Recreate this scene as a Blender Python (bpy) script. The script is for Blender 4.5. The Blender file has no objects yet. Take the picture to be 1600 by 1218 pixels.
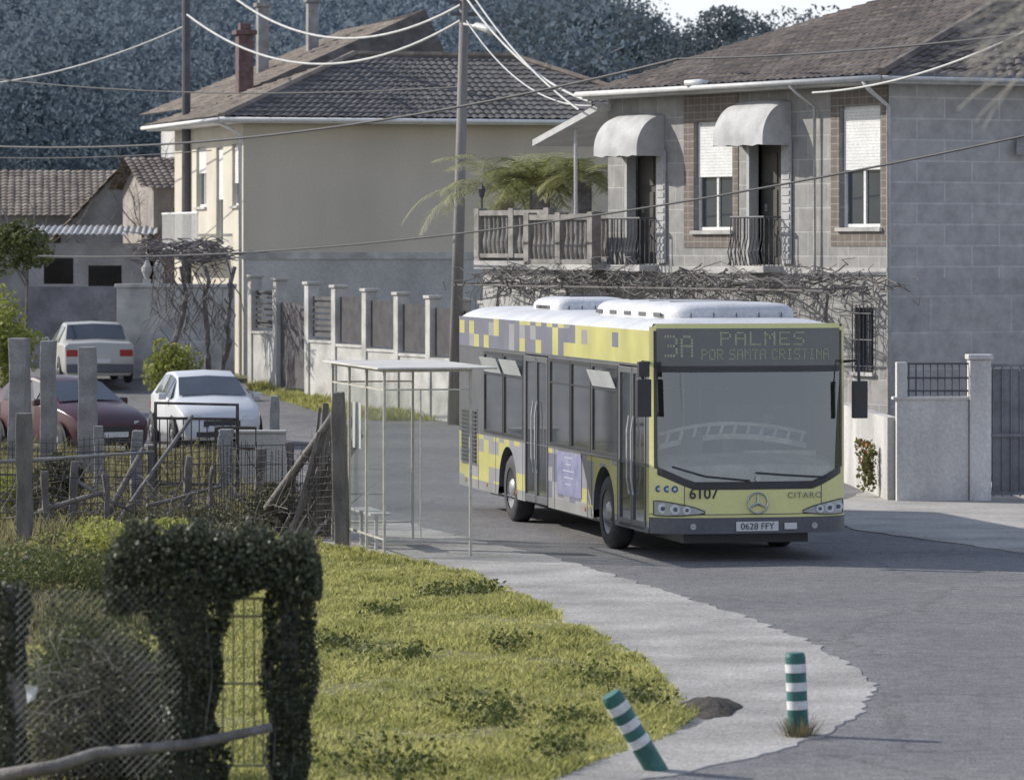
import bpy, bmesh, math, random
import numpy as np
from mathutils import Vector, Matrix, Euler
random.seed(7); rng=np.random.default_rng(7)
C=bpy.context.scene.collection
F=7000.0; HC=4.0; V0=380.0
def sv(u,Y,v): return Vector(((u-800)*Y/F, Y, HC-(v-V0)*Y/F))
def ss(t):
    t=max(0.0,min(1.0,t)); return t*t*(3-2*t)
def gz(Y): return 1.0*ss((Y-88)/37.0)
# ---------------- materials ----------------
def newmat(name):
    m=bpy.data.materials.new(name); m.use_nodes=True
    nt=m.node_tree; return m,nt,nt.nodes['Principled BSDF']
def N(nt,t,**k):
    n=nt.nodes.new(t)
    for a,b in k.items(): setattr(n,a,b)
    return n
def M(name,col,rough=.7,var=.15,scale=2.0,bump=0.0,bscale=25,metal=0.0,col2=None,fine=.10,zs=1.0,spec=.4):
    m,nt,p=newmat(name); L=nt.links.new
    tc=N(nt,'ShaderNodeTexCoord'); mp=N(nt,'ShaderNodeMapping'); mp.inputs['Scale'].default_value=(1,1,zs)
    L(tc.outputs['Object'],mp.inputs['Vector'])
    n1=N(nt,'ShaderNodeTexNoise'); n1.inputs['Scale'].default_value=scale; n1.inputs['Detail'].default_value=6
    L(mp.outputs[0],n1.inputs['Vector'])
    r=N(nt,'ShaderNodeValToRGB'); r.color_ramp.elements[0].position=.34; r.color_ramp.elements[1].position=.66
    c1=[c*(1-var) for c in col]; c2=list(col2) if col2 else [min(1,c*(1+var)) for c in col]
    r.color_ramp.elements[0].color=(*c1,1); r.color_ramp.elements[1].color=(*c2,1)
    L(n1.outputs[0],r.inputs[0])
    n2=N(nt,'ShaderNodeTexNoise'); n2.inputs['Scale'].default_value=bscale; n2.inputs['Detail'].default_value=4
    L(tc.outputs['Object'],n2.inputs['Vector'])
    mr=N(nt,'ShaderNodeMapRange'); mr.inputs[1].default_value=.3; mr.inputs[2].default_value=.7; mr.inputs[3].default_value=1-fine*1.5; mr.inputs[4].default_value=1+fine
    L(n2.outputs[0],mr.inputs[0])
    mx=N(nt,'ShaderNodeMix',data_type='RGBA',blend_type='MULTIPLY'); mx.inputs[0].default_value=1
    L(r.outputs[0],mx.inputs[6]); L(mr.outputs[0],mx.inputs[7]); L(mx.outputs[2],p.inputs['Base Color'])
    p.inputs['Roughness'].default_value=rough; p.inputs['Metallic'].default_value=metal
    p.inputs['Specular IOR Level'].default_value=spec
    if bump>0:
        b=N(nt,'ShaderNodeBump'); b.inputs['Strength'].default_value=bump; b.inputs['Distance'].default_value=.03
        L(n2.outputs[0],b.inputs['Height']); L(b.outputs[0],p.inputs['Normal'])
    return m
def blocks(name,c1,c2,mort,w,h,ms,plane='x',bump=.4,off=.5):
    m,nt,p=newmat(name); L=nt.links.new
    tc=N(nt,'ShaderNodeTexCoord'); sp=N(nt,'ShaderNodeSeparateXYZ'); cb=N(nt,'ShaderNodeCombineXYZ')
    L(tc.outputs['Object'],sp.inputs[0]); L(sp.outputs['X' if plane=='x' else 'Y'],cb.inputs[0]); L(sp.outputs['Z'],cb.inputs[1])
    b=N(nt,'ShaderNodeTexBrick'); b.offset=off
    b.inputs['Scale'].default_value=1; b.inputs['Brick Width'].default_value=w; b.inputs['Row Height'].default_value=h
    b.inputs['Mortar Size'].default_value=ms; b.inputs['Mortar Smooth'].default_value=.3
    b.inputs['Color1'].default_value=(*c1,1); b.inputs['Color2'].default_value=(*c2,1); b.inputs['Mortar'].default_value=(*mort,1)
    L(cb.outputs[0],b.inputs['Vector'])
    n=N(nt,'ShaderNodeTexNoise'); n.inputs['Scale'].default_value=3.5; n.inputs['Detail'].default_value=8; n.inputs['Roughness'].default_value=.7
    L(tc.outputs['Object'],n.inputs['Vector'])
    mr=N(nt,'ShaderNodeMapRange'); mr.inputs[1].default_value=.3; mr.inputs[2].default_value=.7; mr.inputs[3].default_value=.72; mr.inputs[4].default_value=1.15
    L(n.outputs[0],mr.inputs[0])
    mx=N(nt,'ShaderNodeMix',data_type='RGBA',blend_type='MULTIPLY'); mx.inputs[0].default_value=1
    L(b.outputs['Color'],mx.inputs[6]); L(mr.outputs[0],mx.inputs[7]); L(mx.outputs[2],p.inputs['Base Color'])
    bp=N(nt,'ShaderNodeBump'); bp.inputs['Strength'].default_value=bump; bp.inputs['Distance'].default_value=.02; bp.invert=True
    L(b.outputs['Fac'],bp.inputs['Height']); L(bp.outputs[0],p.inputs['Normal'])
    p.inputs['Roughness'].default_value=.85
    return m
def foliage(name,ca,cb,trans=.35,rough=.6,scale=1.2,rw=.45):
    m,nt,p=newmat(name); L=nt.links.new
    g=N(nt,'ShaderNodeNewGeometry'); r=N(nt,'ShaderNodeValToRGB')
    r.color_ramp.elements[0].color=(*ca,1); r.color_ramp.elements[1].color=(*cb,1)
    tc=N(nt,'ShaderNodeTexCoord'); n=N(nt,'ShaderNodeTexNoise'); n.inputs['Scale'].default_value=scale; n.inputs['Detail'].default_value=3
    L(tc.outputs['Object'],n.inputs['Vector'])
    ma=N(nt,'ShaderNodeMath',operation='MULTIPLY_ADD'); ma.inputs[1].default_value=rw; L(g.outputs['Random Per Island'],ma.inputs[0])
    mb=N(nt,'ShaderNodeMapRange'); mb.inputs[1].default_value=.3; mb.inputs[2].default_value=.7; mb.inputs[3].default_value=0; mb.inputs[4].default_value=1-rw
    L(n.outputs[0],mb.inputs[0]); L(mb.outputs[0],ma.inputs[2]); L(ma.outputs[0],r.inputs[0])
    L(r.outputs[0],p.inputs['Base Color']); p.inputs['Roughness'].default_value=rough; p.inputs['Specular IOR Level'].default_value=.2
    if trans>0:
        t=N(nt,'ShaderNodeBsdfTranslucent'); L(r.outputs[0],t.inputs['Color'])
        ms=N(nt,'ShaderNodeMixShader'); ms.inputs[0].default_value=trans
        L(p.outputs[0],ms.inputs[1]); L(t.outputs[0],ms.inputs[2]); L(ms.outputs[0],nt.nodes['Material Output'].inputs[0])
    return m
def glass(name,tint=(.7,.75,.75),refl=.12,rough=.02,dirt=0.0,dcol=(.5,.5,.5),fres=True):
    m,nt,p=newmat(name); L=nt.links.new
    nt.nodes.remove(p)
    tr=N(nt,'ShaderNodeBsdfTransparent'); tr.inputs[0].default_value=(*tint,1)
    gl=N(nt,'ShaderNodeBsdfGlossy'); gl.inputs['Roughness'].default_value=rough; gl.inputs[0].default_value=(.9,.95,1,1)
    ms=N(nt,'ShaderNodeMixShader'); ms.inputs[0].default_value=refl
    if fres:
        lw=N(nt,'ShaderNodeFresnel'); lw.inputs[0].default_value=1.5
        ad=N(nt,'ShaderNodeMath',operation='ADD',use_clamp=True); ad.inputs[1].default_value=refl; L(lw.outputs[0],ad.inputs[0]); L(ad.outputs[0],ms.inputs[0])
    L(tr.outputs[0],ms.inputs[1]); L(gl.outputs[0],ms.inputs[2])
    out=ms
    if dirt>0:
        df=N(nt,'ShaderNodeBsdfDiffuse'); df.inputs[0].default_value=(*dcol,1)
        tc=N(nt,'ShaderNodeTexCoord'); n=N(nt,'ShaderNodeTexNoise'); n.inputs['Scale'].default_value=1.5; n.inputs['Detail'].default_value=6
        L(tc.outputs['Object'],n.inputs['Vector']); mu=N(nt,'ShaderNodeMath',operation='MULTIPLY'); mu.inputs[1].default_value=dirt*2; L(n.outputs[0],mu.inputs[0])
        m2=N(nt,'ShaderNodeMixShader'); L(mu.outputs[0],m2.inputs[0]); L(ms.outputs[0],m2.inputs[1]); L(df.outputs[0],m2.inputs[2]); out=m2
    L(out.outputs[0],nt.nodes['Material Output'].inputs[0])
    return m
# ---------------- mesh builder ----------------
class B:
    def __init__(s): s.v=[];s.f=[];s.m=[]
    def poly(s,pts,mi=0):
        i=len(s.v); s.v+= [tuple(p) for p in pts]; s.f.append(tuple(range(i,i+len(pts)))); s.m.append(mi)
    def box(s,x0,x1,y0,y1,z0,z1,mi=0,T=None):
        i=len(s.v); pts=[(x0,y0,z0),(x1,y0,z0),(x1,y1,z0),(x0,y1,z0),(x0,y0,z1),(x1,y0,z1),(x1,y1,z1),(x0,y1,z1)]
        if T is not None: pts=[tuple(T@Vector(p)) for p in pts]
        s.v+=pts
        for q in ((0,3,2,1),(4,5,6,7),(0,1,5,4),(1,2,6,5),(2,3,7,6),(3,0,4,7)):
            s.f.append(tuple(i+k for k in q)); s.m.append(mi)
    def fb(s,face,a0,a1,d0,d1,z0,z1,mi=0):
        if face=='x': s.box(d0,d1,a0,a1,z0,z1,mi)
        else: s.box(a0,a1,d0,d1,z0,z1,mi)
    def tube(s,pts,r,n=8,mi=0,caps=True,r2=None):
        pts=[Vector(p) for p in pts]; K=len(pts); base=len(s.v)
        for k,p in enumerate(pts):
            d=(pts[min(k+1,K-1)]-pts[max(k-1,0)]).normalized()
            a=d.cross(Vector((0,0,1)));
            if a.length<.05: a=Vector((1,0,0))-d*d.x
            a.normalize(); b=d.cross(a)
            rr=r if r2 is None else r+(r2-r)*k/(K-1)
            for j in range(n):
                t=2*math.pi*j/n; s.v.append(tuple(p+a*math.cos(t)*rr+b*math.sin(t)*rr))
        for k in range(K-1):
            for j in range(n):
                j2=(j+1)%n; s.f.append((base+k*n+j,base+k*n+j2,base+(k+1)*n+j2,base+(k+1)*n+j)); s.m.append(mi)
        if caps:
            s.f.append(tuple(base+j for j in range(n))[::-1]); s.m.append(mi)
            s.f.append(tuple(base+(K-1)*n+j for j in range(n))); s.m.append(mi)
    def grid(s,rows,mi=0,mf=None):
        i=len(s.v); W=len(rows[0])
        for r in rows: s.v+=[tuple(p) for p in r]
        for a in range(len(rows)-1):
            for b in range(W-1):
                s.f.append((i+a*W+b,i+a*W+b+1,i+(a+1)*W+b+1,i+(a+1)*W+b)); s.m.append(mf(a,b) if mf else mi)
    def obj(s,name,parent=None,mats=(),loc=(0,0,0),rot=(0,0,0),smooth=False,bevel=0,fix=True,seg=2):
        me=bpy.data.meshes.new(name); me.from_pydata(s.v,[],s.f); me.validate()
        for m in mats: me.materials.append(m)
        if len(me.polygons)==len(s.m): me.polygons.foreach_set('material_index',s.m)
        if fix:
            bm=bmesh.new(); bm.from_mesh(me); bmesh.ops.remove_doubles(bm,verts=bm.verts,dist=1e-5)
            bmesh.ops.recalc_face_normals(bm,faces=bm.faces); bm.to_mesh(me); bm.free()
        if smooth: me.polygons.foreach_set('use_smooth',[True]*len(me.polygons)); 
        ob=bpy.data.objects.new(name,me); C.objects.link(ob); ob.location=loc; ob.rotation_euler=rot
        if parent: ob.parent=parent
        if bevel:
            md=ob.modifiers.new('Bevel','BEVEL'); md.width=bevel; md.segments=seg; md.limit_method='ANGLE'; md.angle_limit=math.radians(30)
        if smooth=='auto':
            try: me.set_sharp_from_angle(angle=math.radians(35))
            except Exception: pass
        return ob
def thing(ob,label,cat,group=None):
    ob['label']=label; ob['category']=cat
    if group: ob['group']=group
    return ob
def empty(name,loc,rz,label,cat,group=None):
    e=bpy.data.objects.new(name,None); C.objects.link(e); e.location=loc; e.rotation_euler=(0,0,rz); e.empty_display_size=.3
    return thing(e,label,cat,group)
def npmesh(name,verts,faces,mat,mid=None,parent=None,k=4):
    me=bpy.data.meshes.new(name); nv=len(verts); nf=len(faces)
    me.vertices.add(nv); me.vertices.foreach_set('co',np.asarray(verts,dtype=np.float32).ravel())
    me.loops.add(nf*k); me.loops.foreach_set('vertex_index',np.asarray(faces,dtype=np.int32).ravel())
    me.polygons.add(nf); me.polygons.foreach_set('loop_start',np.arange(0,nf*k,k,dtype=np.int32))
    me.update(calc_edges=True)
    mats=mat if isinstance(mat,(list,tuple)) else [mat]
    for m in mats: me.materials.append(m)
    if mid is not None: me.polygons.foreach_set('material_index',np.asarray(mid,dtype=np.int32))
    ob=bpy.data.objects.new(name,me); C.objects.link(ob)
    if parent: ob.parent=parent
    return ob
def leaf_quads(P,size,aspect=.6,flat=0.0):
    n=len(P); a=rng.normal(size=(n,3)); 
    if flat>0: a[:,2]*=(1-flat)
    a/=np.linalg.norm(a,axis=1)[:,None]
    b=rng.normal(size=(n,3)); b-=a*(a*b).sum(1)[:,None]; b/=np.linalg.norm(b,axis=1)[:,None]
    s=(size*rng.uniform(.6,1.4,n))[:,None]
    v=np.stack([P-a*s*.5,P+b*s*aspect*.5,P+a*s*.5,P-b*s*aspect*.5],1).reshape(-1,3)
    f=np.arange(n*4).reshape(n,4); return v,f
def lobes_pts(center,rad,nl,per,lobe=.45):
    out=[]
    for _ in range(nl):
        d=rng.normal(size=3); d/=np.linalg.norm(d); c=np.array(center)+d*np.array(rad)*rng.uniform(.35,.8)
        q=rng.normal(size=(per,3)); q/=np.linalg.norm(q,axis=1)[:,None]
        q*=rng.uniform(.55,1.0,per)[:,None]**.5
        out.append(c+q*np.array(rad)*lobe*rng.uniform(.7,1.2))
    return np.concatenate(out)
def shrub(name,center,rad,nl,per,size,mat,label,cat='shrub',parent=None,zmin=None,group=None):
    p=lobes_pts(center,rad,nl,per)
    if zmin is not None: p=p[p[:,2]>zmin]
    v,f=leaf_quads(p,size); ob=npmesh(name,v,f,mat,parent=parent)
    if parent is None: thing(ob,label,cat,group)
    return ob
# ---- shared materials
GRAN=M('granite_grey',(.27,.265,.265),.9,.28,2.5,.5,30)
GRANL=M('granite_light',(.47,.46,.44),.9,.25,2,.4,35)
CONC=M('concrete_wall',(.44,.43,.415),.9,.22,1.2,.3,20,zs=.4)
WHITE=M('white_paint',(.74,.74,.73),.5,.06,2)
WHITEM=M('white_metal',(.62,.62,.60),.4,.08,3)
IRON=M('dark_iron',(.09,.09,.10),.6,.2,5)
WOODG=M('weathered_wood',(.19,.175,.165),.9,.3,6,.5,40,zs=.3)
RUB=M('black_rubber',(.045,.045,.05),.75,.2,8)
RIM=M('steel_rim',(.34,.34,.34),.4,.1,5,metal=.5)
DGLASS=M('dark_glass',(.05,.058,.07),.06,.2,1,spec=.9,fine=.02)
PIPE=M('pale_pipe',(.52,.52,.52),.5,.1,3)
# ---------------- sky, sun, camera ----------------
EL=math.radians(30); sx,sy=.925,-.38
w=bpy.data.worlds.new('World'); bpy.context.scene.world=w; w.use_nodes=True; wt=w.node_tree
bg=wt.nodes['Background']; sk=wt.nodes.new('ShaderNodeTexSky'); sk.sky_type='NISHITA'; sk.sun_disc=False
sk.sun_elevation=EL; sk.sun_rotation=math.atan2(-sx,-sy); sk.air_density=1.0; sk.dust_density=2.5; sk.ozone_density=1.5
tc=N(wt,'ShaderNodeTexCoord'); sp=N(wt,'ShaderNodeSeparateXYZ'); wt.links.new(tc.outputs['Generated'],sp.inputs[0])
cr=N(wt,'ShaderNodeValToRGB'); cr.color_ramp.elements[0].position=.04; cr.color_ramp.elements[0].color=(.87,.91,.98,1); cr.color_ramp.elements[1].position=.42; cr.color_ramp.elements[1].color=(.30,.37,.53,1)
wt.links.new(sp.outputs['Z'],cr.inputs[0])
vm=N(wt,'ShaderNodeVectorMath',operation='SCALE'); vm.inputs['Scale'].default_value=9.2; wt.links.new(cr.outputs[0],vm.inputs[0])
mxw=N(wt,'ShaderNodeMix',data_type='RGBA'); mxw.inputs[0].default_value=.78; wt.links.new(sk.outputs[0],mxw.inputs[6]); wt.links.new(vm.outputs[0],mxw.inputs[7])
wt.links.new(mxw.outputs[2],bg.inputs[0]); bg.inputs[1].default_value=.142
ld=bpy.data.lights.new('sun_light','SUN'); ld.energy=5.0; ld.angle=math.radians(.5); ld.color=(1,.95,.86)
lo=bpy.data.objects.new('sun_light',ld); C.objects.link(lo)
hl=math.hypot(sx,sy); tv=Vector((sx/hl*math.cos(EL),sy/hl*math.cos(EL),-math.sin(EL))); lo.rotation_euler=tv.to_track_quat('-Z','Y').to_euler()
lo.location=(-30,40,40)
cd=bpy.data.cameras.new('camera'); cam=bpy.data.objects.new('camera',cd); C.objects.link(cam); bpy.context.scene.camera=cam
cam.location=(0,0,HC); cam.rotation_euler=(math.radians(90),0,0); cd.sensor_width=36; cd.lens=36*F/1600; cd.shift_y=-(609-V0)/1600
cd.clip_end=3000; cd.clip_start=.5; cd.dof.use_dof=True; cd.dof.focus_distance=59; cd.dof.aperture_fstop=4.2
vs=bpy.context.scene.view_settings; vs.view_transform='Standard'; vs.look='None'; vs.exposure=0
# ---------------- ground ----------------
def hillz(X,Y):
    z=gz(Y)
    if Y>150: z+=(Y-150)*.085*(1-.62*ss((X-4)/16.0))
    return z
GM=M('grassy_soil',(.14,.135,.06),.95,.4,.6,.5,12,col2=(.26,.24,.11),fine=.25)
b=B(); ys=list(range(-20,24,10))+list(range(24,150,3))+list(range(150,420,15))+[500,700,1100,1800]
xs=[-900,-400,-200,-120]+list(range(-80,84,8))+[120,200,400,900]
def hz2(x,y): return hillz(x,min(y,400))
b.grid([[ (x,y,hz2(x,y)-.004) for x in xs] for y in ys])
g=b.obj('ground',mats=[GM],smooth=True); g['kind']='structure'
def lerpf(tab):
    ya=[t[0] for t in tab]; xa=[t[1] for t in tab]
    return lambda y: float(np.interp(y,ya,xa))
def strip(name,Lf,Rf,y0,y1,dz,mat,nx=6,st=.5,thick=0,jit=0):
    b=B(); rows=[]; y=y0
    while y<=y1+1e-6:
        l=Lf(y)+ (random.uniform(-jit,jit) if jit else 0); r=Rf(y)+(random.uniform(-jit,jit) if jit else 0)
        row=[(l+(r-l)*i/nx,y,gz(y)+dz) for i in range(nx+1)]
        if thick: row=[(l,y,gz(y)-.05)]+row+[(r+.05,y,gz(y)-.05)]
        rows.append(row); y+=st
    b.grid(rows); o=b.obj(name,mats=[mat]); o['kind']='structure'; return o
def asphalt():
    m,nt,p=newmat('asphalt'); L=nt.links.new
    tc=N(nt,'ShaderNodeTexCoord')
    a=N(nt,'ShaderNodeTexNoise'); a.inputs['Scale'].default_value=.35; a.inputs['Detail'].default_value=5; L(tc.outputs['Object'],a.inputs['Vector'])
    c=N(nt,'ShaderNodeTexNoise'); c.inputs['Scale'].default_value=40; c.inputs['Detail'].default_value=3; L(tc.outputs['Object'],c.inputs['Vector'])
    d=N(nt,'ShaderNodeTexNoise'); d.inputs['Scale'].default_value=5; d.inputs['Detail'].default_value=7; d.inputs['Roughness'].default_value=.65; L(tc.outputs['Object'],d.inputs['Vector'])
    r=N(nt,'ShaderNodeValToRGB'); r.color_ramp.elements[0].position=.3; r.color_ramp.elements[1].position=.7
    r.color_ramp.elements[0].color=(.125,.122,.127,1); r.color_ramp.elements[1].color=(.19,.183,.182,1); L(a.outputs[0],r.inputs[0])
    m1=N(nt,'ShaderNodeMapRange'); m1.inputs[1].default_value=.3; m1.inputs[2].default_value=.7; m1.inputs[3].default_value=.5; m1.inputs[4].default_value=1.55; L(c.outputs[0],m1.inputs[0])
    m2=N(nt,'ShaderNodeMapRange'); m2.inputs[1].default_value=.3; m2.inputs[2].default_value=.7; m2.inputs[3].default_value=.70; m2.inputs[4].default_value=1.22; L(d.outputs[0],m2.inputs[0])
    mm=N(nt,'ShaderNodeMath',operation='MULTIPLY'); L(m1.outputs[0],mm.inputs[0]); L(m2.outputs[0],mm.inputs[1])
    mx=N(nt,'ShaderNodeMix',data_type='RGBA',blend_type='MULTIPLY'); mx.inputs[0].default_value=1; L(r.outputs[0],mx.inputs[6]); L(mm.outputs[0],mx.inputs[7])
    v=N(nt,'ShaderNodeTexVoronoi',feature='DISTANCE_TO_EDGE'); v.inputs['Scale'].default_value=.3
    ad=N(nt,'ShaderNodeMix',data_type='RGBA',blend_type='LINEAR_LIGHT'); ad.inputs[0].default_value=.3; L(tc.outputs['Object'],ad.inputs[6]); L(d.outputs[1],ad.inputs[7]); L(ad.outputs[2],v.inputs['Vector'])
    m3=N(nt,'ShaderNodeMapRange'); m3.inputs[1].default_value=0; m3.inputs[2].default_value=.012; m3.inputs[3].default_value=.6; m3.inputs[4].default_value=1; L(v.outputs[0],m3.inputs[0])
    mx2=N(nt,'ShaderNodeMix',data_type='RGBA',blend_type='MULTIPLY'); mx2.inputs[0].default_value=1; L(mx.outputs[2],mx2.inputs[6]); L(m3.outputs[0],mx2.inputs[7])
    L(mx2.outputs[2],p.inputs['Base Color']); p.inputs['Roughness'].default_value=.8
    bp=N(nt,'ShaderNodeBump'); bp.inputs['Strength'].default_value=.6; bp.inputs['Distance'].default_value=.015; L(c.outputs[0],bp.inputs['Height']); L(bp.outputs[0],p.inputs['Normal'])
    return m
ASPH=asphalt()
SWm=M('pale_concrete',(.35,.335,.32),.9,.25,.8,.5,30,fine=.22)
rl=lerpf([(20,-.9),(33,.3),(34.6,.8),(40,1.6),(46.7,1.0),(51.4,.3),(57,-1.3),(60,-2.2),(64,-2.6),(75,-3.8),(83,-5.2),(86,-40),(125,-40)])
rr=lerpf([(20,30),(57,30),(74,20),(75,6),(88,-.1),(97,-1.35),(108,-6.2),(110,-7),(125,-9.5)])
strip('road',rl,rr,20,124,.006,ASPH,nx=8,st=.5)
sL=lerpf([(31,-.3),(32.6,.1),(34.6,.66),(36.4,1.3),(38.1,1.8),(39.3,1.55),(43.1,1.23),(46.7,.67),(51.4,0),(55.4,-.79),(57.1,-1.7),(59.6,-2.5),(64.5,-3.3)])
sR=lerpf([(31,-.2),(32.6,.5),(33.7,1.25),(34.8,1.89),(36.4,2.55),(38.4,3.01),(40.6,3.28),(41.8,3.25),(44.8,3.01),(48.3,2.41),(53.8,1.23),(57.1,.49),(59.6,-.3),(62,-1.0),(64.5,-1.6)])
strip('sidewalk',sL,sR,31,64.5,.016,SWm,nx=5,st=.2,thick=1,jit=.06)
pL=lerpf([(50,12),(57.7,6.6),(62.2,4.85),(66,4.5),(75,6.2)])
strip('pavement',pL,lambda y:22,50,75,.02,M('dusty_pavement',(.37,.35,.325),.95,.2,.7,.3,18,fine=.15),nx=3,st=.4,thick=1,jit=.07)
# ---------------- grass ----------------
GR=foliage('grass_blades',(.20,.22,.065),(.64,.61,.25),.45,.5,.9)
def grass(name,x0f,x1f,y0,y1,n,h,mat,lean=.6,wdt=.010):
    Y=rng.uniform(y0,y1,n); l=np.interp(Y,*x0f); r=np.interp(Y,*x1f); X=l+(r-l)*rng.random(n)
    cx=np.sin(X*2.1+np.sin(Y*1.3)*2)+np.sin(Y*1.7+X*.8)+.9*np.sin(X*5.3+Y*2.1)*np.sin(Y*3.7)+.7*np.sin(X*11+2*np.sin(Y*5))+rng.normal(0,.4,n)
    keep=(cx>-1.6)|(rng.random(n)<.35); X=X[keep];Y=Y[keep];cx=cx[keep]; n=len(X)
    H=h*(.30+.36*np.clip(cx+1.2,0,3.6))*rng.uniform(.5,1.3,n)
    Z=np.array([gz(y) for y in Y]) if y1>88 else np.zeros(n)
    t=rng.uniform(0,2*np.pi,n); wd=wdt*rng.uniform(.7,1.5,n)
    ln=H*lean*rng.uniform(.2,1.2,n); t2=rng.uniform(0,2*np.pi,n)
    base=np.stack([X,Y,Z],1); d=np.stack([np.cos(t)*wd,np.sin(t)*wd,0*t],1)
    mid=base+np.stack([np.cos(t2)*ln*.35,np.sin(t2)*ln*.35,H*.62],1); tip=base+np.stack([np.cos(t2)*ln,np.sin(t2)*ln,H],1)
    v=np.stack([base-d,base+d,mid+d*.8,tip,mid-d*.8],1).reshape(-1,3)
    i=np.arange(n)*5; f=np.stack([i,i+1,i+2,i+3,i+4],1)
    o=npmesh(name,v,f,mat,k=5); o['kind']='stuff'; return o
ya=np.array([24,31,32.6,34.6,36.4,38.1,39.3,43.1,46.7,51.4,55.4,57.1,59.6,64]); xa=np.array([-.6,-.3,.12,.7,1.3,1.6,1.5,1.27,.71,.05,-.74,-1.75,-2.5,-3.2])
grass('grass',(np.array([24,64]),np.array([-3.2,-6.5])),(ya,xa),24,64,300000,.064,GR,.9,.008)
GR2=foliage('dry_grass',(.15,.14,.07),(.38,.35,.19),.35,.6,.7)
grass('dry_grass',(np.array([40,84]),np.array([-7,-12])),(np.array([40,62,75,84]),np.array([-4,-3.2,-4.0,-5.4])),44,84,60000,.24,GR2)
grass('verge_grass',(np.array([97,108]),np.array([-3.6,-6.6])),(np.array([97,108]),np.array([-1.6,-6.3])),97,107,9000,.14,GR)
WD=foliage('weed_leaves',(.04,.055,.02),(.15,.17,.055),.25)
pts=[]
for (u,v,r) in [(690,930,.35),(745,925,.3),(590,1035,.35),(640,1030,.25),(740,1110,.45),(780,1120,.35),(560,1190,.5),(520,1010,.3),(930,1060,.3),(870,1180,.3),(650,1200,.4),(800,1010,.25),(1000,1100,.3),(900,1130,.3),(600,960,.3)]:
    Y=28000/(v-380); X=(u-800)*Y/F
    q=rng.normal(size=(320,3))*np.array([r*.45,r*1.5,.05]); q[:,2]=np.abs(q[:,2])+.02
    pts.append(q+np.array([X,Y,0]))
v,f=leaf_quads(np.concatenate(pts),.05); o=npmesh('weeds',v,f,WD); o['kind']='stuff'
b=B(); rows=[]
for i in range(13):
    row=[]
    for j in range(25):
        a=i/12; t=2*math.pi*j/24
        row.append((1.70+.32*a*math.cos(t)*(1+.2*math.sin(3*t)),38.4+.9*a*math.sin(t),.02+.09*(1-a*a)*(1+.3*math.sin(7*t+a*9)*a)-.04*a))
    rows.append(row)
b.grid(rows); o=b.obj('dirt_mound',mats=[M('dark_earth',(.06,.052,.045),1,.4,8,.8,30)],smooth=True); o['kind']='structure'
# ---------------- tiles ----------------
def tile_slope(b,e0,e1,r1,r0,mi=0,rib=.21,course=.34,amp=.04,rr=6):
    e0,e1,r1,r0=map(Vector,(e0,e1,r1,r0)); ex=(e1-e0); L=ex.length; ex.normalize()
    up=(r0-e0)-(r0-e0).dot(ex)*ex; S=up.length; up.normalize(); n=ex.cross(up); 
    if n.z<0: n=-n
    sl=(r0-e0).dot(ex); sr=(r1-e0).dot(ex); nc=max(1,int(S/course)); nu=int(L/rib*rr)
    rows=[]
    for k in range(nc):
        for q,(tt) in enumerate((0.0,.999)):
            t=(k+tt)/nc; l=sl*t; r=L+(sr-L)*t; h=.03*(1-tt)
            rows.append([e0+ex*(l+(r-l)*i/nu)+up*(S*t)+n*(amp*abs(math.sin(math.pi*(l+(r-l)*i/nu)/rib))**.8+h+.007*math.sin(k*12.9+int((l+(r-l)*i/nu)/rib)*78.2)) for i in range(nu+1)])
    b.grid(rows,mi)
def tilemat(name,c1,c2,c3,plane):
    m,nt,p=newmat(name); L=nt.links.new
    tc=N(nt,'ShaderNodeTexCoord'); n=N(nt,'ShaderNodeTexNoise'); n.inputs['Scale'].default_value=1.3; n.inputs['Detail'].default_value=7; n.inputs['Roughness'].default_value=.7; L(tc.outputs['Object'],n.inputs['Vector'])
    r=N(nt,'ShaderNodeValToRGB'); e=r.color_ramp.elements; e[0].position=.32; e[0].color=(*c1,1); e[1].position=.68; e[1].color=(*c3,1); e2=e.new(.5); e2.color=(*c2,1); L(n.outputs[0],r.inputs[0])
    mp=N(nt,'ShaderNodeMapping'); mp.inputs['Scale'].default_value=(4.5,4.5,6); L(tc.outputs['Object'],mp.inputs['Vector']); 
    v=N(nt,'ShaderNodeTexVoronoi'); v.inputs['Scale'].default_value=1; L(mp.outputs[0],v.inputs['Vector']); sc=N(nt,'ShaderNodeSeparateColor'); L(v.outputs['Color'],sc.inputs[0])
    mr=N(nt,'ShaderNodeMapRange'); mr.inputs[3].default_value=.75; mr.inputs[4].default_value=1.2; L(sc.outputs[0],mr.inputs[0])
    mx=N(nt,'ShaderNodeMix',data_type='RGBA',blend_type='MULTIPLY'); mx.inputs[0].default_value=1; L(r.outputs[0],mx.inputs[6]); L(mr.outputs[0],mx.inputs[7]); L(mx.outputs[2],p.inputs['Base Color']); p.inputs['Roughness'].default_value=.9
    return m
TILEB=tilemat('brown_roof_tile',(.09,.08,.078),(.15,.122,.108),(.22,.19,.17),'x')
TILED=tilemat('shaded_roof_tile',(.08,.078,.08),(.115,.108,.108),(.155,.145,.14),'x')  # darker tile copy, shade painted in for slopes turned from the sun
TILEL=tilemat('sunlit_roof_tile',(.14,.12,.105),(.22,.18,.15),(.31,.27,.225),'x')  # lighter tile copy, sunlight painted into the colour of the lit slopes
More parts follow.
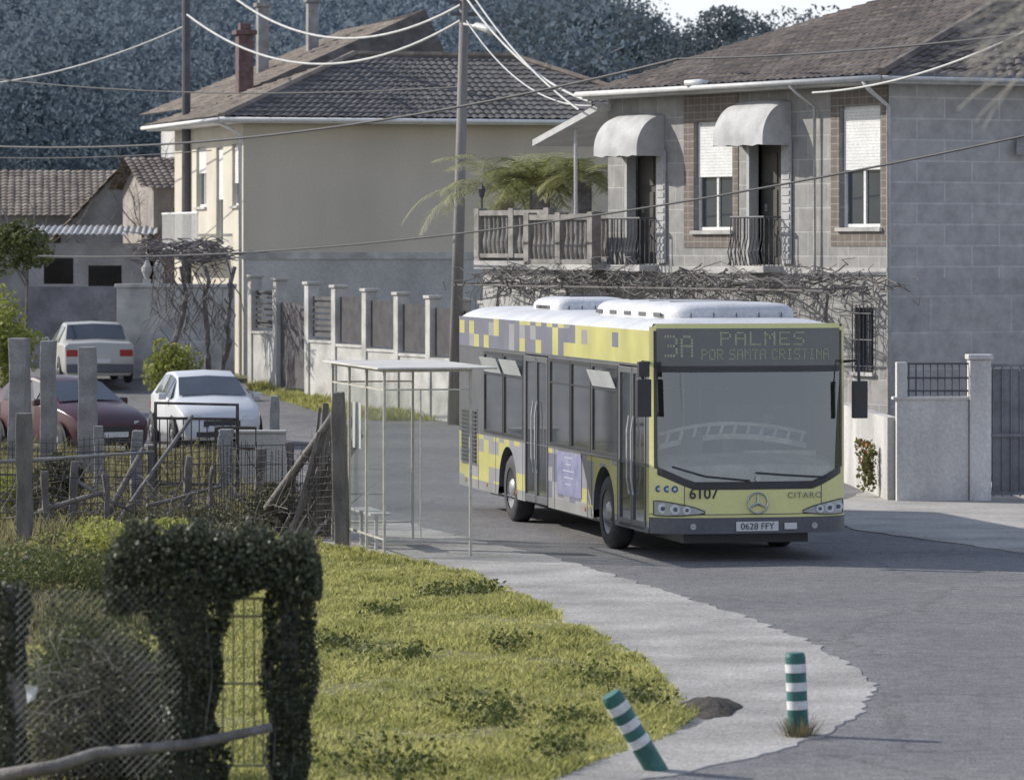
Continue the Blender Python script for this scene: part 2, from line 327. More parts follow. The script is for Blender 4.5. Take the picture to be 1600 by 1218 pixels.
def cutwall(b,face,a0,a1,z0,z1,ops,mi=0,th=.22,d=0.0,rev=None):
    As=sorted(set([a0,a1]+[o[0] for o in ops]+[o[1] for o in ops])); Zs=sorted(set([z0,z1]+[o[2] for o in ops]+[o[3] for o in ops]))
    P=(lambda a,dd,z:(dd,a,z)) if face=='x' else (lambda a,dd,z:(a,dd,z))
    for i in range(len(As)-1):
        for j in range(len(Zs)-1):
            ca=(As[i]+As[i+1])/2; cz=(Zs[j]+Zs[j+1])/2
            if any(o[0]<ca<o[1] and o[2]<cz<o[3] for o in ops): continue
            b.poly([P(As[i],d,Zs[j]),P(As[i+1],d,Zs[j]),P(As[i+1],d,Zs[j+1]),P(As[i],d,Zs[j+1])],mi)
    mr=mi if rev is None else rev
    for o in ops:
        c=[(o[0],o[2]),(o[1],o[2]),(o[1],o[3]),(o[0],o[3])]
        for k in range(4):
            p,q=c[k],c[(k+1)%4]; b.poly([P(p[0],d,p[1]),P(q[0],d,q[1]),P(q[0],d+th,q[1]),P(p[0],d+th,p[1])],mr)
def window(par,face,a0,a1,z0,z1,shut=0.0,fm=WHITE,bars=1,dep=.12,name='window',gm=DGLASS,sill=True,d=0.0):
    w=.06; b=B(); e0=a0+.004; e1=a1-.004
    b.fb(face,e0,e0+w,d+dep-.03,d+dep+.05,z0+.003,z1-.003); b.fb(face,e1-w,e1,d+dep-.03,d+dep+.05,z0+.003,z1-.003)
    b.fb(face,e0+w,e1-w,d+dep-.03,d+dep+.05,z0+.003,z0+w); b.fb(face,e0+w,e1-w,d+dep-.03,d+dep+.05,z1-w,z1-.003)
    for k in range(bars):
        c=a0+(a1-a0)*(k+1)/(bars+1); b.fb(face,c-.035,c+.035,d+dep-.025,d+dep+.045,z0+w,z1-w)
    o=b.obj(name,par,[fm],bevel=.006)
    g=B(); zt=z1-w-(z1-z0)*shut
    g.fb(face,e0+w,e1-w,d+dep+.01,d+dep+.02,z0+w,z1-w); go=g.obj('glass',o,[gm])
    if shut>0:
        s=B(); zz=zt; 
        while zz<z1-w-.01:
            s.fb(face,e0+w*.6,e1-w*.6,d+dep-.055,d+dep-.035,zz+.003,min(zz+.055,z1-w)); zz+=.055
        s.obj('shutter',o,[fm])
    if sill:
        s=B(); s.fb(face,a0-.06,a1+.06,d-.07,d+.03,z0-.07,z0-.004); s.obj('sill',o,[GRANL],bevel=.008)
    return o
# ---------------- right stone house ----------------
th=math.radians(30)
H=empty('stone_house',(6.4,76,0),th,'two storey grey stone block house with tiled roof and awnings','house')
BLK=blocks('grey_stone_blocks',(.43,.42,.42),(.37,.365,.37),(.50,.50,.50),1.15,.36,.02,'x')
BLKL=blocks('large_stone_blocks',(.40,.39,.39),(.35,.345,.35),(.45,.45,.45),1.7,.62,.02,'x')
BLK2=blocks('facade_stone_blocks',(.33,.32,.31),(.27,.265,.26),(.41,.40,.39),.62,.42,.015,'y')
TBR=blocks('brown_wall_tiles',(.185,.155,.135),(.155,.13,.115),(.27,.25,.23),.22,.13,.012,'y',.3,0)
WT=6.8
ops=[(7.39,8.62,3.62,5.75),(4.89,6.18,4.23,6.2),(3.23,4.45,3.62,5.87),(.25,1.49,4.27,6.36),(.47,1.04,1.8,2.9),(3.4,4.5,.1,2.3),(6.5,7.7,1.2,2.5)]
b=B(); cutwall(b,'x',0,9.2,0,WT,ops,0); b.obj('wall',H,[BLK2])
b=B(); b.box(.0,12,0,.01,3.4,WT); b.obj('wall',H,[BLK]); b=B(); b.box(.0,12,-.015,.01,-.2,3.4); b.obj('wall',H,[BLKL]) 
b=B(); b.box(.02,12,9.19,9.2,0,WT-.02); b.poly([(-.0,9.205,WT-.02),(12,9.205,WT-.02),(6.2,9.205,8.5)]); b.obj('wall',H,[BLK])
b=B(); b.box(.6,.65,.1,9.1,.05,6.5); b.obj('interior_wall',H,[M('dim_room',(.05,.05,.05),.9)])
for (a0,a1,z0,z1,o) in ((4.70,6.52,3.92,6.7,ops[1]),(.03,1.75,3.95,6.7,ops[3])):
    b=B(); cutwall(b,'x',a0,a1,z0,z1,[o],0,th=.01,d=-.012); b.obj('tile_surround',H,[TBR],fix=False)
window(H,'x',4.89,6.18,4.23,6.2,.48,bars=1)
window(H,'x',.25,1.49,4.27,6.36,.50,bars=1)
window(H,'x',6.5,7.7,1.2,2.5,.3)
DOORM=M('dark_door',(.075,.07,.065),.6,.2,3)
DFR=M('pale_door_frame',(.42,.42,.42),.6,.1,3)
for (a0,a1,z0,z1) in (ops[0],ops[2]):
    b=B(); b.fb('x',a0+.02,a1-.02,.3,.34,z0,z1-.02)
    for q in (0,1):
        for r_ in (0,1,2): b.fb('x',a0+.12+q*.53,a0+.55+q*.53,.28,.30,z0+.15+r_*.65,z0+.68+r_*.65)
    o=b.obj('door',H,[DOORM]); b=B()
    b.fb('x',a0+.003,a0+.09,.0,.2,z0,z1-.003); b.fb('x',a1-.09,a1-.003,.0,.2,z0,z1-.003); b.fb('x',a0+.09,a1-.09,.0,.2,z1-.08,z1-.003)
    b.obj('frame',o,[DFR])
    b=B(); b.fb('x',a0-.28,a0+.02,-.05,-.015,z0+.02,z1-.05); 
    for r_ in range(14): b.fb('x',a0-.25,a0-.01,-.065,-.05,z0+.1+r_*.14,z0+.19+r_*.14)
    b.obj('shutter',o,[DFR])
    b=B(); b.fb('x',a1-.28,a1-.24,.24,.30,z0+.95,z0+1.08); b.obj('handle',o,[RIM])
b=B(); b.fb('x',3.43,4.47,.12,.17,.1,2.28); b.obj('door',H,[WOODG])
wo=window(H,'x',.47,1.04,1.8,2.9,0,fm=IRON); b=B()
for i in range(6): b.tube([(-.05,.47+i*.113,1.75),(-.05,.47+i*.113,2.95)],.012,6)
for z in (1.9,2.35,2.8): b.tube([(-.05,.42,z),(-.05,1.09,z)],.012,6)
b.obj('grille',wo,[IRON])
AWM=M('grey_awning',(.45,.45,.455),.8,.16,3,fine=.05)
def awning(y0,y1,z0,z1,dep):
    b=B(); n=18; prof=[(-dep*math.sin(t*math.pi/2/n),z0+(z1-z0)*math.cos(t*math.pi/2/n)) for t in range(n+1)]
    prof=prof+[(-dep,z0-.12)]
    k=10; rows=[]
    for j in range(k+1):
        yy=y0+(y1-y0)*j/k; e_=abs(j/k*2-1)**6*.10
        rows.append([(x-.004,yy,z-e_*(1-i_/n)*.6+(.015*math.sin(j*2.1) if i_==len(prof)-1 else 0)) for i_,(x,z) in enumerate(prof)])
    b.grid(rows)
    for r_ in (rows[0],rows[-1]):
        yy=r_[0][1]
        for j in range(n): b.poly([(-.003,yy,z0),r_[j],r_[j+1]])
        b.poly([(-.003,yy,z0),(-dep-.004,yy,z0),(-dep-.004,yy,z0-.12),(-.003,yy,z0-.12)])
    b.obj('awning',H,[AWM],smooth='auto')
awning(7.2,8.72,5.72,6.40,.60); awning(3.0,4.6,5.84,6.54,.60)
def balcony(y0,y1,z,dep=.42):
    b=B(); b.box(-dep,-.004,y0,y1,z-.12,z); o=b.obj('balcony',H,[GRANL],bevel=.01); b=B()
    n=int((y1-y0)/.11)
    for i in range(n+1): yy=y0+.03+(y1-y0-.06)*i/n; b.tube([(-dep+.04,yy,z),(-dep-.02,yy,z+.25),(-dep+.04,yy,z+.5),(-dep+.04,yy,z+.85)],.012,5)
    for yy in (y0+.03,y1-.03):
        for i in range(4): b.tube([(-dep+.04+i*.1,yy,z),(-dep+.04+i*.1,yy,z+.85)],.012,5)
        b.tube([(-dep+.04,yy,z+.86),(-.01,yy,z+.86)],.02,6)
    b.tube([(-dep+.04,y0+.03,z+.86),(-dep+.04,y1-.03,z+.86)],.022,6); b.obj('railing',o,[IRON])
balcony(7.4,8.6,3.6); balcony(3.25,4.4,3.6)
b=B(); ez=6.82; rx=6.3; rise=1.9; ye=9.35
tile_slope(b,(-.5,-.5,ez-.02),(-.5,ye,ez-.02),(rx,ye,ez+rise),(rx,4.6,ez+rise))
tile_slope(b,(13,-.5,ez),(-.5,-.5,ez),(rx,4.6,ez+rise),(8.5,4.6,ez+rise))
b.box(rx-.12,rx+.12,4.6,ye-.05,ez+rise-.03,ez+rise+.1)
b.tube([(-.5,-.5,ez+.05),(rx,4.6,ez+rise+.07)],.09,6)
ro=b.obj('roof',H,[TILEB],fix=False)
b=B(); b.box(-.5,-.02,-.5,ye-.05,ez-.13,ez-.04); b.box(-.48,13,-.48,-.02,ez-.125,ez-.045); b.obj('eave',ro,[CONC])
b=B(); b.tube([(-.58,-.55,ez-.04),(-.58,ye+.05,ez-.04)],.05,10); b.tube([(-.54,-.58,ez-.04),(13,-.58,ez-.04)],.035,8)
b.tube([(-.57,-.05,ez-.08),(-.45,-.1,ez-.25),(-.06,-.07,ez-.5),(-.06,-.07,.1)],.04,8)
b.tube([(-.57,2.2,ez-.08),(-.45,2.2,ez-.2),(-.08,2.15,ez-.45),(-.08,2.15,3.4)],.03,8); b.obj('gutter',ro,[PIPE],smooth=True)
b=B(); b.box(-.03,-.003,0,9.2,3.46,3.58); b.obj('ledge',H,[GRANL])
# terrace
T=B(); T.box(-.02,5,9.22,13.9,0,3.5); T.box(-.15,5.1,9.21,14.05,3.5,3.66)
T.box(-.62,-.16,8.75,11.2,3.5,3.66)
to=T.obj('terrace',H,[CONC]);
b=B(); b.box(-.05,-.024,9.9,12.8,.05,2.6); b.obj('garage_door',to,[M('dark_garage',(.07,.075,.08),.7,.2,2)])
BAL=M('cement_baluster',(.26,.245,.23),.9,.3,4,.3,30)
def balustrade(p0,p1,z):
    b=B(); p0=Vector(p0);p1=Vector(p1); L=(p1-p0).length; d=(p1-p0)/L
    rot=Matrix.Translation((p0.x,p0.y,z))@Matrix.Rotation(math.atan2(d.y,d.x),4,'Z')
    b.box(0,L,-.09,.09,.82,.92,0,rot); b.box(0,L,-.08,.08,0.0,.08,0,rot)
    np_=max(1,round(L/1.3))
    for i in range(np_+1): x=L*i/np_; b.box(x-.09,x+.09,-.1,.1,0.003,.96,0,rot)
    n=int(L/.17)
    for i in range(n):
        x=.1+i*.17
        q=[(z1) for z1 in (.08,.2,.32,.5,.66,.82)]; rad=[.035,.06,.065,.035,.03,.045]
        for k in range(5):
            a=rot@Vector((x,0,q[k])); c=rot@Vector((x,0,q[k+1])); b.tube([a,c],rad[k],8,r2=rad[k+1],caps=False)
    return b.obj('balustrade',to,[BAL])
balustrade((-.05,11.25),(-.05,13.95),3.72); balustrade((-.55,8.8),(-.55,11.15),3.62); balustrade((-.05,13.95),(4,13.95),3.66); balustrade((1.6,9.4),(1.6,13.8),3.66)
b=B(); sl=[(-.3,9.1,6.6),(3.5,9.1,6.6),(3.5,11.5,5.98),(-.3,11.5,5.98)]
b.poly(sl); b.poly([(x,y,z-.12) for x,y,z in sl]); 
for k in range(4): p,q=sl[k],sl[(k+1)%4]; b.poly([p,q,(q[0],q[1],q[2]-.12),(p[0],p[1],p[2]-.12)])
co=b.obj('canopy',H,[PIPE]); b=B(); b.tube([(-.05,10.3,3.66),(-.05,10.3,6.2)],.035,8); b.obj('post',co,[PIPE])
b=B(); b.tube([(-.05,13.9,4.68),(-.05,13.9,4.9)],.025,6); b.tube([(-.05,13.9,4.9),(-.05,13.9,5.06)],.05,6,r2=.08); b.tube([(-.05,13.9,5.06),(-.05,13.9,5.16)],.10,6,r2=.02); b.obj('lantern',to,[IRON])
# vine pergola
Pg=empty('grape_vine',(6.4,76,0),th,'leafless grape vine trained along wires on the stone house front','vine')
VN=M('vine_bark',(.17,.155,.15),.95,.3,8); b=B()
for i in range(230):
    x=random.uniform(-1.35,-.1); y=random.uniform(-.2,12.5); z=3.25+random.uniform(-.12,.2); pts=[(x,y,z)]
    dy=random.choice((-1,1))
    for k in range(6):
        x=min(-.05,max(-1.5,x+random.uniform(-.22,.22))); y+=dy*random.uniform(.1,.35); z+=random.uniform(-.14,.15); z=max(2.9,min(3.75,z)); pts.append((x,y,z))
    b.tube(pts,random.uniform(.010,.022),5,r2=.005)
for i in range(140):
    y=random.uniform(0,12.3);x=random.uniform(-1.4,-.6); b.tube([(x,y,3.3),(x-.1,y+random.uniform(-.2,.2),3.0),(x-.05,y+random.uniform(-.3,.3),random.uniform(2.4,2.8))],.009,4,r2=.003)
b.obj('branch',Pg,[VN]); b=B()
for y in (.6,3.1,5.8,9.3,12): 
    pts=[(-.75,y,0)]
    for k in range(8): pts.append((-.75+random.uniform(-.1,.1),y+random.uniform(-.12,.12),.4*(k+1)))
    b.tube(pts,.06,7,r2=.035)
for i in range(7): b.tube([(-.1,.5+i*2,3.25),(-1.45,.5+i*2,3.2)],.025,6)
b.tube([(-1.4,-.1,3.2),(-1.4,12.6,3.2)],.02,6); b.obj('trunk',Pg,[VN])
# ---------------- beige house ----------------
t1=math.radians(16.3)
h1=empty('beige_house',(-6.72,112,0),t1,'two storey house with beige end wall and dark hipped tile roof','house')
BEI=M('beige_render',(.56,.50,.42),.9,.10,.4,.1,20,zs=.4,fine=.05); CRE=M('cream_render',(.56,.52,.44),.9,.10,.8,fine=.05); LOW=M('lower_render',(.47,.46,.45),.9,.2,.6,.2,20,zs=.5)
b=B(); b.box(0,11.6,0,.02,3.77,7.1,0); b.box(0,11.6,-.02,.02,0,3.6,1); b.box(-.05,11.65,-.05,.02,3.6,3.77,2); b.box(11.58,11.6,.02,8.2,0,7.1,0); b.box(0,11.6,8.2,8.22,0,7.1,0)
b.obj('wall',h1,[BEI,LOW,GRANL])
op1=[(.5,1.25,4.95,6.5),(2.3,3.1,3.9,6.45),(4.3,5.5,4.95,6.5),(1.2,2.4,1.2,2.6),(4,5,.5,2.6)]
b=B(); cutwall(b,'x',0.02,8.2,0,7.1,op1,0); b.obj('wall',h1,[CRE])
window(h1,'x',.5,1.25,4.95,6.5,.6); window(h1,'x',4.3,5.5,4.95,6.5,.4); window(h1,'x',1.2,2.4,1.2,2.6,.3); window(h1,'x',2.3,3.1,3.9,6.45,.5,sill=False)
b=B(); b.fb('x',4.02,4.98,.1,.16,.5,2.58); b.obj('door',h1,[DOORM])
b=B(); b.box(-.8,-.004,1.8,6.2,3.7,3.85); bo=b.obj('balcony',h1,[WHITE]); b=B()
for i in range(24): b.tube([(-.76,1.85+i*.186,3.85),(-.76,1.85+i*.186,4.75)],.018,5)
b.tube([(-.76,1.82,4.77),(-.76,6.18,4.77)],.03,6); b.obj('railing',bo,[WHITE])
b=B(); e=7.12
tile_slope(b,(-.7,-.6,e),(12.2,-.6,e),(8.2,4.1,e+1.75),(3.9,4.1,e+1.75),1)
tile_slope(b,(-.7,8.8,e),(-.7,-.6,e),(3.9,4.1,e+1.75),(3.9,4.12,e+1.75),0)
b.poly([(12.2,-.6,e),(12.2,8.8,e),(8.2,4.1,e+1.75)],1); b.poly([(-.7,8.8,e),(12.2,8.8,e),(8.2,4.1,e+1.75),(3.9,4.1,e+1.75)],1)
b.tube([(-.7,-.6,e+.03),(3.9,4.1,e+1.82),(8.2,4.1,e+1.82),(12.2,-.6,e+.03)],.1,6,mi=0)
ro=b.obj('roof',h1,[TILEL,TILED],fix=False)
b=B(); b.box(-.66,12.1,-.56,-.06,e-.12,e-.04); b.box(-.66,-.02,-.03,8.7,e-.12,e-.04); b.obj('eave',ro,[WHITE])
b=B(); b.tube([(-.75,-.68,e-.04),(12.2,-.68,e-.04)],.05,8); b.tube([(-.77,-.65,e-.04),(-.77,8.8,e-.04)],.05,8); b.tube([(-.7,-.1,e-.08),(-.1,-.1,e-.4),(-.1,-.1,.5)],.05,8); b.obj('gutter',ro,[WHITE],smooth=True)
h2=empty('brown_roof_house',(-8.2,124.3,0),t1,'taller house with a brown tile roof and chimneys','house')
b=B(); b.box(.2,9,.4,.42,0,7.7); b.box(.2,.22,.4,8.4,0,7.7); b.box(.2,9,8.4,8.42,0,7.7); b.obj('wall',h2,[LOW])
b=B(); tile_slope(b,(-.3,9.2,7.75),(-.3,0,7.75),(6.0,0,10.57),(6.0,9.2,10.4),0); b.poly([(-.3,0,7.75),(6,0,10.57),(7.4,-.0,7.7)],1); b.poly([(6,0,10.57),(6,9.2,10.4),(7.6,9.2,7.7),(7.4,0,7.7)],1)
r2=b.obj('roof',h2,[TILEL,TILED],fix=False)
BRK=M('dark_brick',(.15,.10,.095),.9,.25,8,.4,30); 
for (u,Yc,vt,vb,wd,mm,cap) in ((382,122.5,48,140,.42,BRK,.75),(410,130,5,85,.32,GRAN,.5),(488,131,-2,65,.32,GRAN,.5)):
    p=sv(u,Yc,vt); q=sv(u,Yc,vb+30); b=B(); Mi=Matrix.Rotation(-t1,4,'Z')@Matrix.Translation((8.2,-124.3,0))
    c=Mi@Vector((p.x,p.y,0)); 
    b.box(c.x-wd/2,c.x+wd/2,c.y-wd/2,c.y+wd/2,q.z-1,p.z-.12); b.box(c.x-wd*.7,c.x+wd*.7,c.y-wd*.7,c.y+wd*.7,p.z-.12,p.z); b.box(c.x-wd*.35,c.x+wd*.35,c.y-wd*.35,c.y+wd*.35,p.z,p.z+.2)
    b.obj('chimney',r2,[mm],bevel=.02)
def simple_house(name,label,u0,Y0,ry,W,D,ze,zr,wm,tm,ridge='x',opsy=(),hang=.4):
    p=sv(u0,Y0,380); hh=empty(name,(p.x,Y0,0),ry,label,'house')
    b=B(); cutwall(b,'y',0,W,0,ze,list(opsy),0); b.box(0,.02,0.02,D,0,ze); b.box(W-.02,W,.02,D,0,ze); b.box(0,W,D,D+.02,0,ze)
    if ridge=='y':
        b.poly([(0,0,ze),(W,0,ze),(W/2,0,zr)]); b.poly([(0,D,ze),(W,D,ze),(W/2,D,zr)])
    else: b.poly([(0,0,ze),(0,D,ze),(0,D/2,zr)]); b.poly([(W,0,ze),(W,D,ze),(W,D/2,zr)])
    b.obj('wall',hh,[wm])
    b=B(); h=hang; dz=h*(zr-ze)/((W if ridge=='y' else D)/2)
    if ridge=='y':
        tile_slope(b,(-h,D+h,ze-dz),(-h,-h,ze-dz),(W/2,-h,zr),(W/2,D+h,zr)); tile_slope(b,(W+h,-h,ze-dz),(W+h,D+h,ze-dz),(W/2,D+h,zr),(W/2,-h,zr))
    else:
        tile_slope(b,(-h,-h,ze-dz),(W+h,-h,ze-dz),(W+h,D/2,zr),(-h,D/2,zr)); tile_slope(b,(W+h,D+h,ze-dz),(-h,D+h,ze-dz),(-h,D/2,zr),(W+h,D/2,zr))
    b.obj('roof',hh,[tm],fix=False)
    for o in opsy: window(hh,'y',o[0],o[1],o[2],o[3],.3,fm=DFR)
    return hh
GRW=M('grey_old_wall',(.30,.30,.315),.95,.25,1,.3,15); BRW=M('brown_old_wall',(.32,.29,.27),.95,.2,1.5,.3,15)
simple_house('grey_house','narrow grey rendered house with small tiled roof',240,124,t1*.8,4,6,5.6,6.4,BRW,TILEB,'x',[(.5,1.2,4.2,5.4)])
simple_house('low_house','low old stone house with light brown tile roof',-90,132,math.radians(6),5.2,9,4.9,6.2,GRW,TILEL,'x',[(3.2,4,2.6,3.9)])
simple_house('low_house','low grey gabled house with tiled roof beside the lane',95,131,math.radians(-4),3.4,8,4.3,6.1,GRW,TILEL,'y',[(1.2,2,2.6,3.7)])
sh=empty('shed',(sv(45,121,380).x,121,0),math.radians(4),'open shed with pale corrugated roof over dark grey walls','shed')
b=B(); cutwall(b,'y',0,3.1,0,4.0,[(.4,1.2,2.9,3.6),(1.6,2.5,.9,3.4)],0); b.box(0,.02,.02,4,0,4); b.box(3.08,3.1,.02,4,0,4); b.box(0,3.1,3.5,3.52,0,4); b.obj('wall',sh,[GRW])
b=B(); b.grid([[(-.3+i*.04,-.5+j*2.4,4.25+j*.12+.03*math.sin(i*1.5)) for i in range(95)] for j in range(3)]); b.obj('roof',sh,[M('corrugated_grey',(.36,.36,.36),.7,.25,2)],smooth=True)
b=B(); b.box(.05,3.0,-1.5,-1.3,0,2.9); thing(b.obj('garden_wall',None,[M('dark_render',(.21,.21,.23),.9,.3,1.2,.3,15)],loc=(sv(50,116,380).x,116,0)),'dark grey rendered garden wall with flat top near the shed','wall')
b=B(); b.box(-1.7,1.2,0,.25,0,2.9); b.box(-1.75,1.25,-.04,.29,2.9,3.0); b.box(-.2,.9,-.6,-.05,0,1.6)
thing(b.obj('porch_wall',None,[GRANL],loc=(sv(290,110.5,380).x,110.5,0),bevel=.02),'pale rendered porch wall beside the beige house','wall')
for u in (228,246): 
    b=B(); p=sv(u,110.3,380)
    b.box(-.1,.1,-.1,.1,0,.12); b.tube([(0,0,.12),(0,0,.3)],.05,10,r2=.12); b.tube([(0,0,.3),(0,0,.42)],.13,10,r2=.13); b.tube([(0,0,.42),(0,0,.6)],.1,10,r2=.04); b.tube([(0,0,.6),(0,0,.66)],.05,8)
    thing(b.obj('garden_urn',None,[GRANL],loc=(p.x+0.0,p.y+.3,3.0)),'pale stone urn on the porch wall','urn','stone urns on the porch wall')
b=B()
for (u,v) in ((278,560),(350,565),(322,520)):
    p=sv(u,107,v); x=p.x; pts=[(x,107,.2)]
    for k in range(9): x+=random.uniform(-.12,.12); pts.append((x,107+random.uniform(-.2,.2),.2+.36*(k+1)))
    b.tube(pts,.1,7,r2=.05)
for i in range(110):
    p=sv(random.uniform(225,365),107+random.uniform(-1.3,1.3),random.uniform(378,408)); pts=[p]
    for k in range(5): p=p+Vector((random.uniform(-.35,.35),random.uniform(-.2,.2),random.uniform(-.13,.12))); pts.append(p)
    b.tube(pts,random.uniform(.015,.035),5,r2=.008)
for i in range(70):
    p=sv(random.uniform(235,360),107+random.uniform(-.5,.5),random.uniform(400,500)); b.tube([p,p+Vector((random.uniform(-.3,.3),0,-.4)),p+Vector((random.uniform(-.4,.4),0,-.9))],.02,4,r2=.008)
thing(b.obj('arbor_vine',None,[VN]),'bare twisted vine arbor in front of the porch','vine')
# ---------------- yard fence ----------------
A=sv(395,108,380); Bp=sv(765,95,380); dv=Vector((Bp.x-A.x,Bp.y-A.y,0)); 
def fpt(u):
    k=(u-800)/F; t=(k*A.y-A.x)/(dv.x-k*dv.y); return Vector((A.x+dv.x*t,A.y+dv.y*t,0))
ang=math.atan2(dv.y,dv.x)
ps=[398,437,487,529,577,627,677,722,762]
yf=empty('yard_fence',(A.x,A.y,0),ang,'pale masonry yard fence with tall pillars and dark panels','fence')
DPAN=M('dark_fence_panel',(.10,.095,.10),.7,.25,3)
for i,u in enumerate(ps):
    s=(fpt(u)-Vector((A.x,A.y,0))).length; zb=gz(fpt(u).y); b=B(); top=zb+2.62
    b.box(s-.13,s+.13,-.14,.14,zb-.3,top); b.box(s-.17,s+.17,-.18,.18,top,top+.07); b.obj('pillar',yf,[GRANL],bevel=.012)
    if i<len(ps)-1:
        s2=(fpt(ps[i+1])-Vector((A.x,A.y,0))).length
        if i==1:
            b=B(); b.box(s+.14,s2-.14,-.03,.03,zb+.1,zb+2.1); b.obj('gate',yf,[DPAN]); continue
        b0=B(); b0.box(s+.132,s2-.132,-.1,.1,zb-.3,zb+1.28); b0.box(s+.132,s2-.132,-.13,.13,zb+1.28,zb+1.34); b0.obj('base_wall',yf,[GRANL])
        b=B()
        if i<3:
            for k in range(7): z=zb+1.42+k*.14; b.box(s+.135,s2-.135,-.02,.02,z,z+.09 if i else z+.05)
        else:
            n=int((s2-s-.3)/.06)
            for k in range(n): x=s+.15+k*(s2-s-.3)/n; b.box(x,x+.045,-.02,.02,zb+1.38,zb+2.42)
        b.box(s+.135,s2-.135,.021,.05,zb+1.5,zb+1.58); b.box(s+.135,s2-.135,.021,.05,zb+2.2,zb+2.28)
        b.obj('panel',yf,[DPAN])
# ---------------- poles and cables ----------------
PW=M('pole_wood',(.24,.225,.215),.9,.25,3,.4,30,zs=.15)
pb=fpt(709)+Vector((0,-.8,0)); up=empty('utility_pole',(pb.x,pb.y,gz(pb.y)),0,'tall weathered wooden utility pole with a lamp beside the fence','pole')
b=B(); b.tube([(0,0,-.2),(.13,0,4.5),(.27,0,10.2)],.14,12,r2=.095); b.obj('shaft',up,[PW],smooth=True)
b=B(); b.tube([(.24,0,8.6),(.24,-.3,8.55),(.5,-.55,8.5)],.03,6); b.obj('arm',up,[PIPE])
b=B(); b.tube([(.42,-.5,8.44),(.5,-.56,8.5),(.75,-.8,8.42),(.85,-.9,8.36)],.07,8,r2=.10); b.obj('lamp_head',up,[WHITEM],smooth=True)
for z,c in ((9.0,.25),(8.75,.24)): b=B(); b.box(c-.3,c+.3,-.06,.06,z,z+.07); b.obj('crossarm',up,[IRON])
pl=sv(291,118,200); o=empty('utility_pole',(pl.x,118,gz(118)),0,'dark utility pole rising beside the beige house roof','pole')
b=B(); b.tube([(0,0,0),(0,0,12)],.13,10,r2=.10); b.obj('shaft',o,[IRON])
LC=M('pale_cable',(.50,.50,.49),.6,.1,2); DC=M('black_cable',(.06,.06,.065),.6,.1,2)
def cable(p,q,sag,r,mat,label):
    b=B(); n=24; b.tube([p.lerp(q,i/n)-Vector((0,0,4*sag*(i/n)*(1-i/n))) for i in range(n+1)],r,6,caps=False)
    o=b.obj('overhead_cable',None,[mat],smooth=True); thing(o,label,'cable','overhead cables across the street')
PT=lambda v: sv(727,pb.y,v)
LPa='pale sagging cable strung between poles above the street'
cable(sv(291,118,22),PT(28),1.15,.030,LC,LPa); cable(sv(360,118,-8),PT(4),.95,.030,LC,LPa)
cable(PT(-5),sv(925,83.5,160),.35,.025,LC,'pale cable running down to the stone house eave'); cable(PT(30),sv(925,83.6,165),.5,.017,LC,'pale cable running down to the stone house eave'); cable(PT(-25),sv(905,84,172),.25,.021,LC,'pale cable running down to the stone house eave')
cable(sv(-60,125,135),sv(291,118,40),.3,.022,LC,'pale cable crossing above the low houses')
DL='thin black cable spanning the whole street'
cable(sv(-60,115,226),sv(1060,82,92),.6,.028,DC,DL); cable(sv(1060,82,92),sv(1700,68,40),.1,.02,DC,DL)
cable(sv(60,108,400),sv(1680,68,195),.6,.02,DC,'thin black cable sagging in front of both houses'); cable(sv(-50,125,118),sv(730,98,135),.3,.018,DC,DL)
cable(sv(1270,76.5,145),sv(1700,66,-5),.3,.02,LC,'pale cable rising from the stone house gutter')
cable(sv(-50,125,245),sv(330,110.5,235),.1,.015,DC,'thin dark cable near the beige house')
b=B(); p=sv(1595,77.2,228); b.box(-.08,.2,-.05,.08,-.16,.16); thing(b.obj('junction_box',None,[GRAN],loc=p,bevel=.01),'small grey cable box fixed to the stone wall','box')
b=B(); b.tube([(0,0,0),(.25,-.1,.0),(.4,-.15,-.05)],.05,8,r2=.09); thing(b.obj('street_lamp',None,[WHITEM],loc=sv(1070,80.4,130),smooth=True),'white lamp head mounted at the stone house eave','lamp')
# ---------------- palm ----------------
def palm(u,Yp,vc,nf,Lm,lab,ca,cb,seed):
    random.seed(seed)
    pc=sv(u,Yp,vc); pm=empty('palm_tree',(pc.x,pc.y,gz(Yp)),0,lab,'palm tree','palms behind the terrace')
    b=B(); b.tube([(0,0,0),(.05,0,pc.z-gz(Yp))],.25,10,r2=.2); b.obj('trunk',pm,[VN])
    vv=[];ff=[]
    def quad(p,q,r,s): i=len(vv); vv.extend([p,q,r,s]); ff.append((i,i+1,i+2,i+3))
    for i in range(nf):
        az=random.uniform(0,2*math.pi); el=random.uniform(.25,1.4); L=random.uniform(.6,1)*Lm; hz=Vector((math.cos(az),math.sin(az),0)); pos=Vector((0,0,pc.z-gz(Yp))); prev=pos.copy()
        for k in range(30):
            e=el-k*.058; d=hz*math.cos(e)+Vector((0,0,math.sin(e))); nx=prev+d*L/30; sd=hz.cross(Vector((0,0,1)))
            quad(tuple(prev-sd*.014),tuple(prev+sd*.014),tuple(nx+sd*.014),tuple(nx-sd*.014))
            if k>2:
                ll=.42*math.sin(math.pi*min(1,(k+2)/32))+.1
                for sg in (-1,1):
                    tip=nx+sd*sg*ll*.75+d*ll*.6-Vector((0,0,ll*random.uniform(.05,.4))); quad(tuple(nx),tuple(nx+d*.03),tuple(tip),tuple(tip-d*.01))
            prev=nx
    npmesh('crown',np.array(vv),np.array(ff),foliage('palm_leaf',ca,cb,.4,.5,1.5),parent=pm)
palm(785,93,308,34,2.6,'palm with arching pale yellow-green fronds behind the terrace',(.22,.24,.13),(.52,.50,.31),3)
palm(840,91,296,36,1.5,'dense green palm rising over the terrace balustrade',(.09,.11,.04),(.36,.36,.14),4)
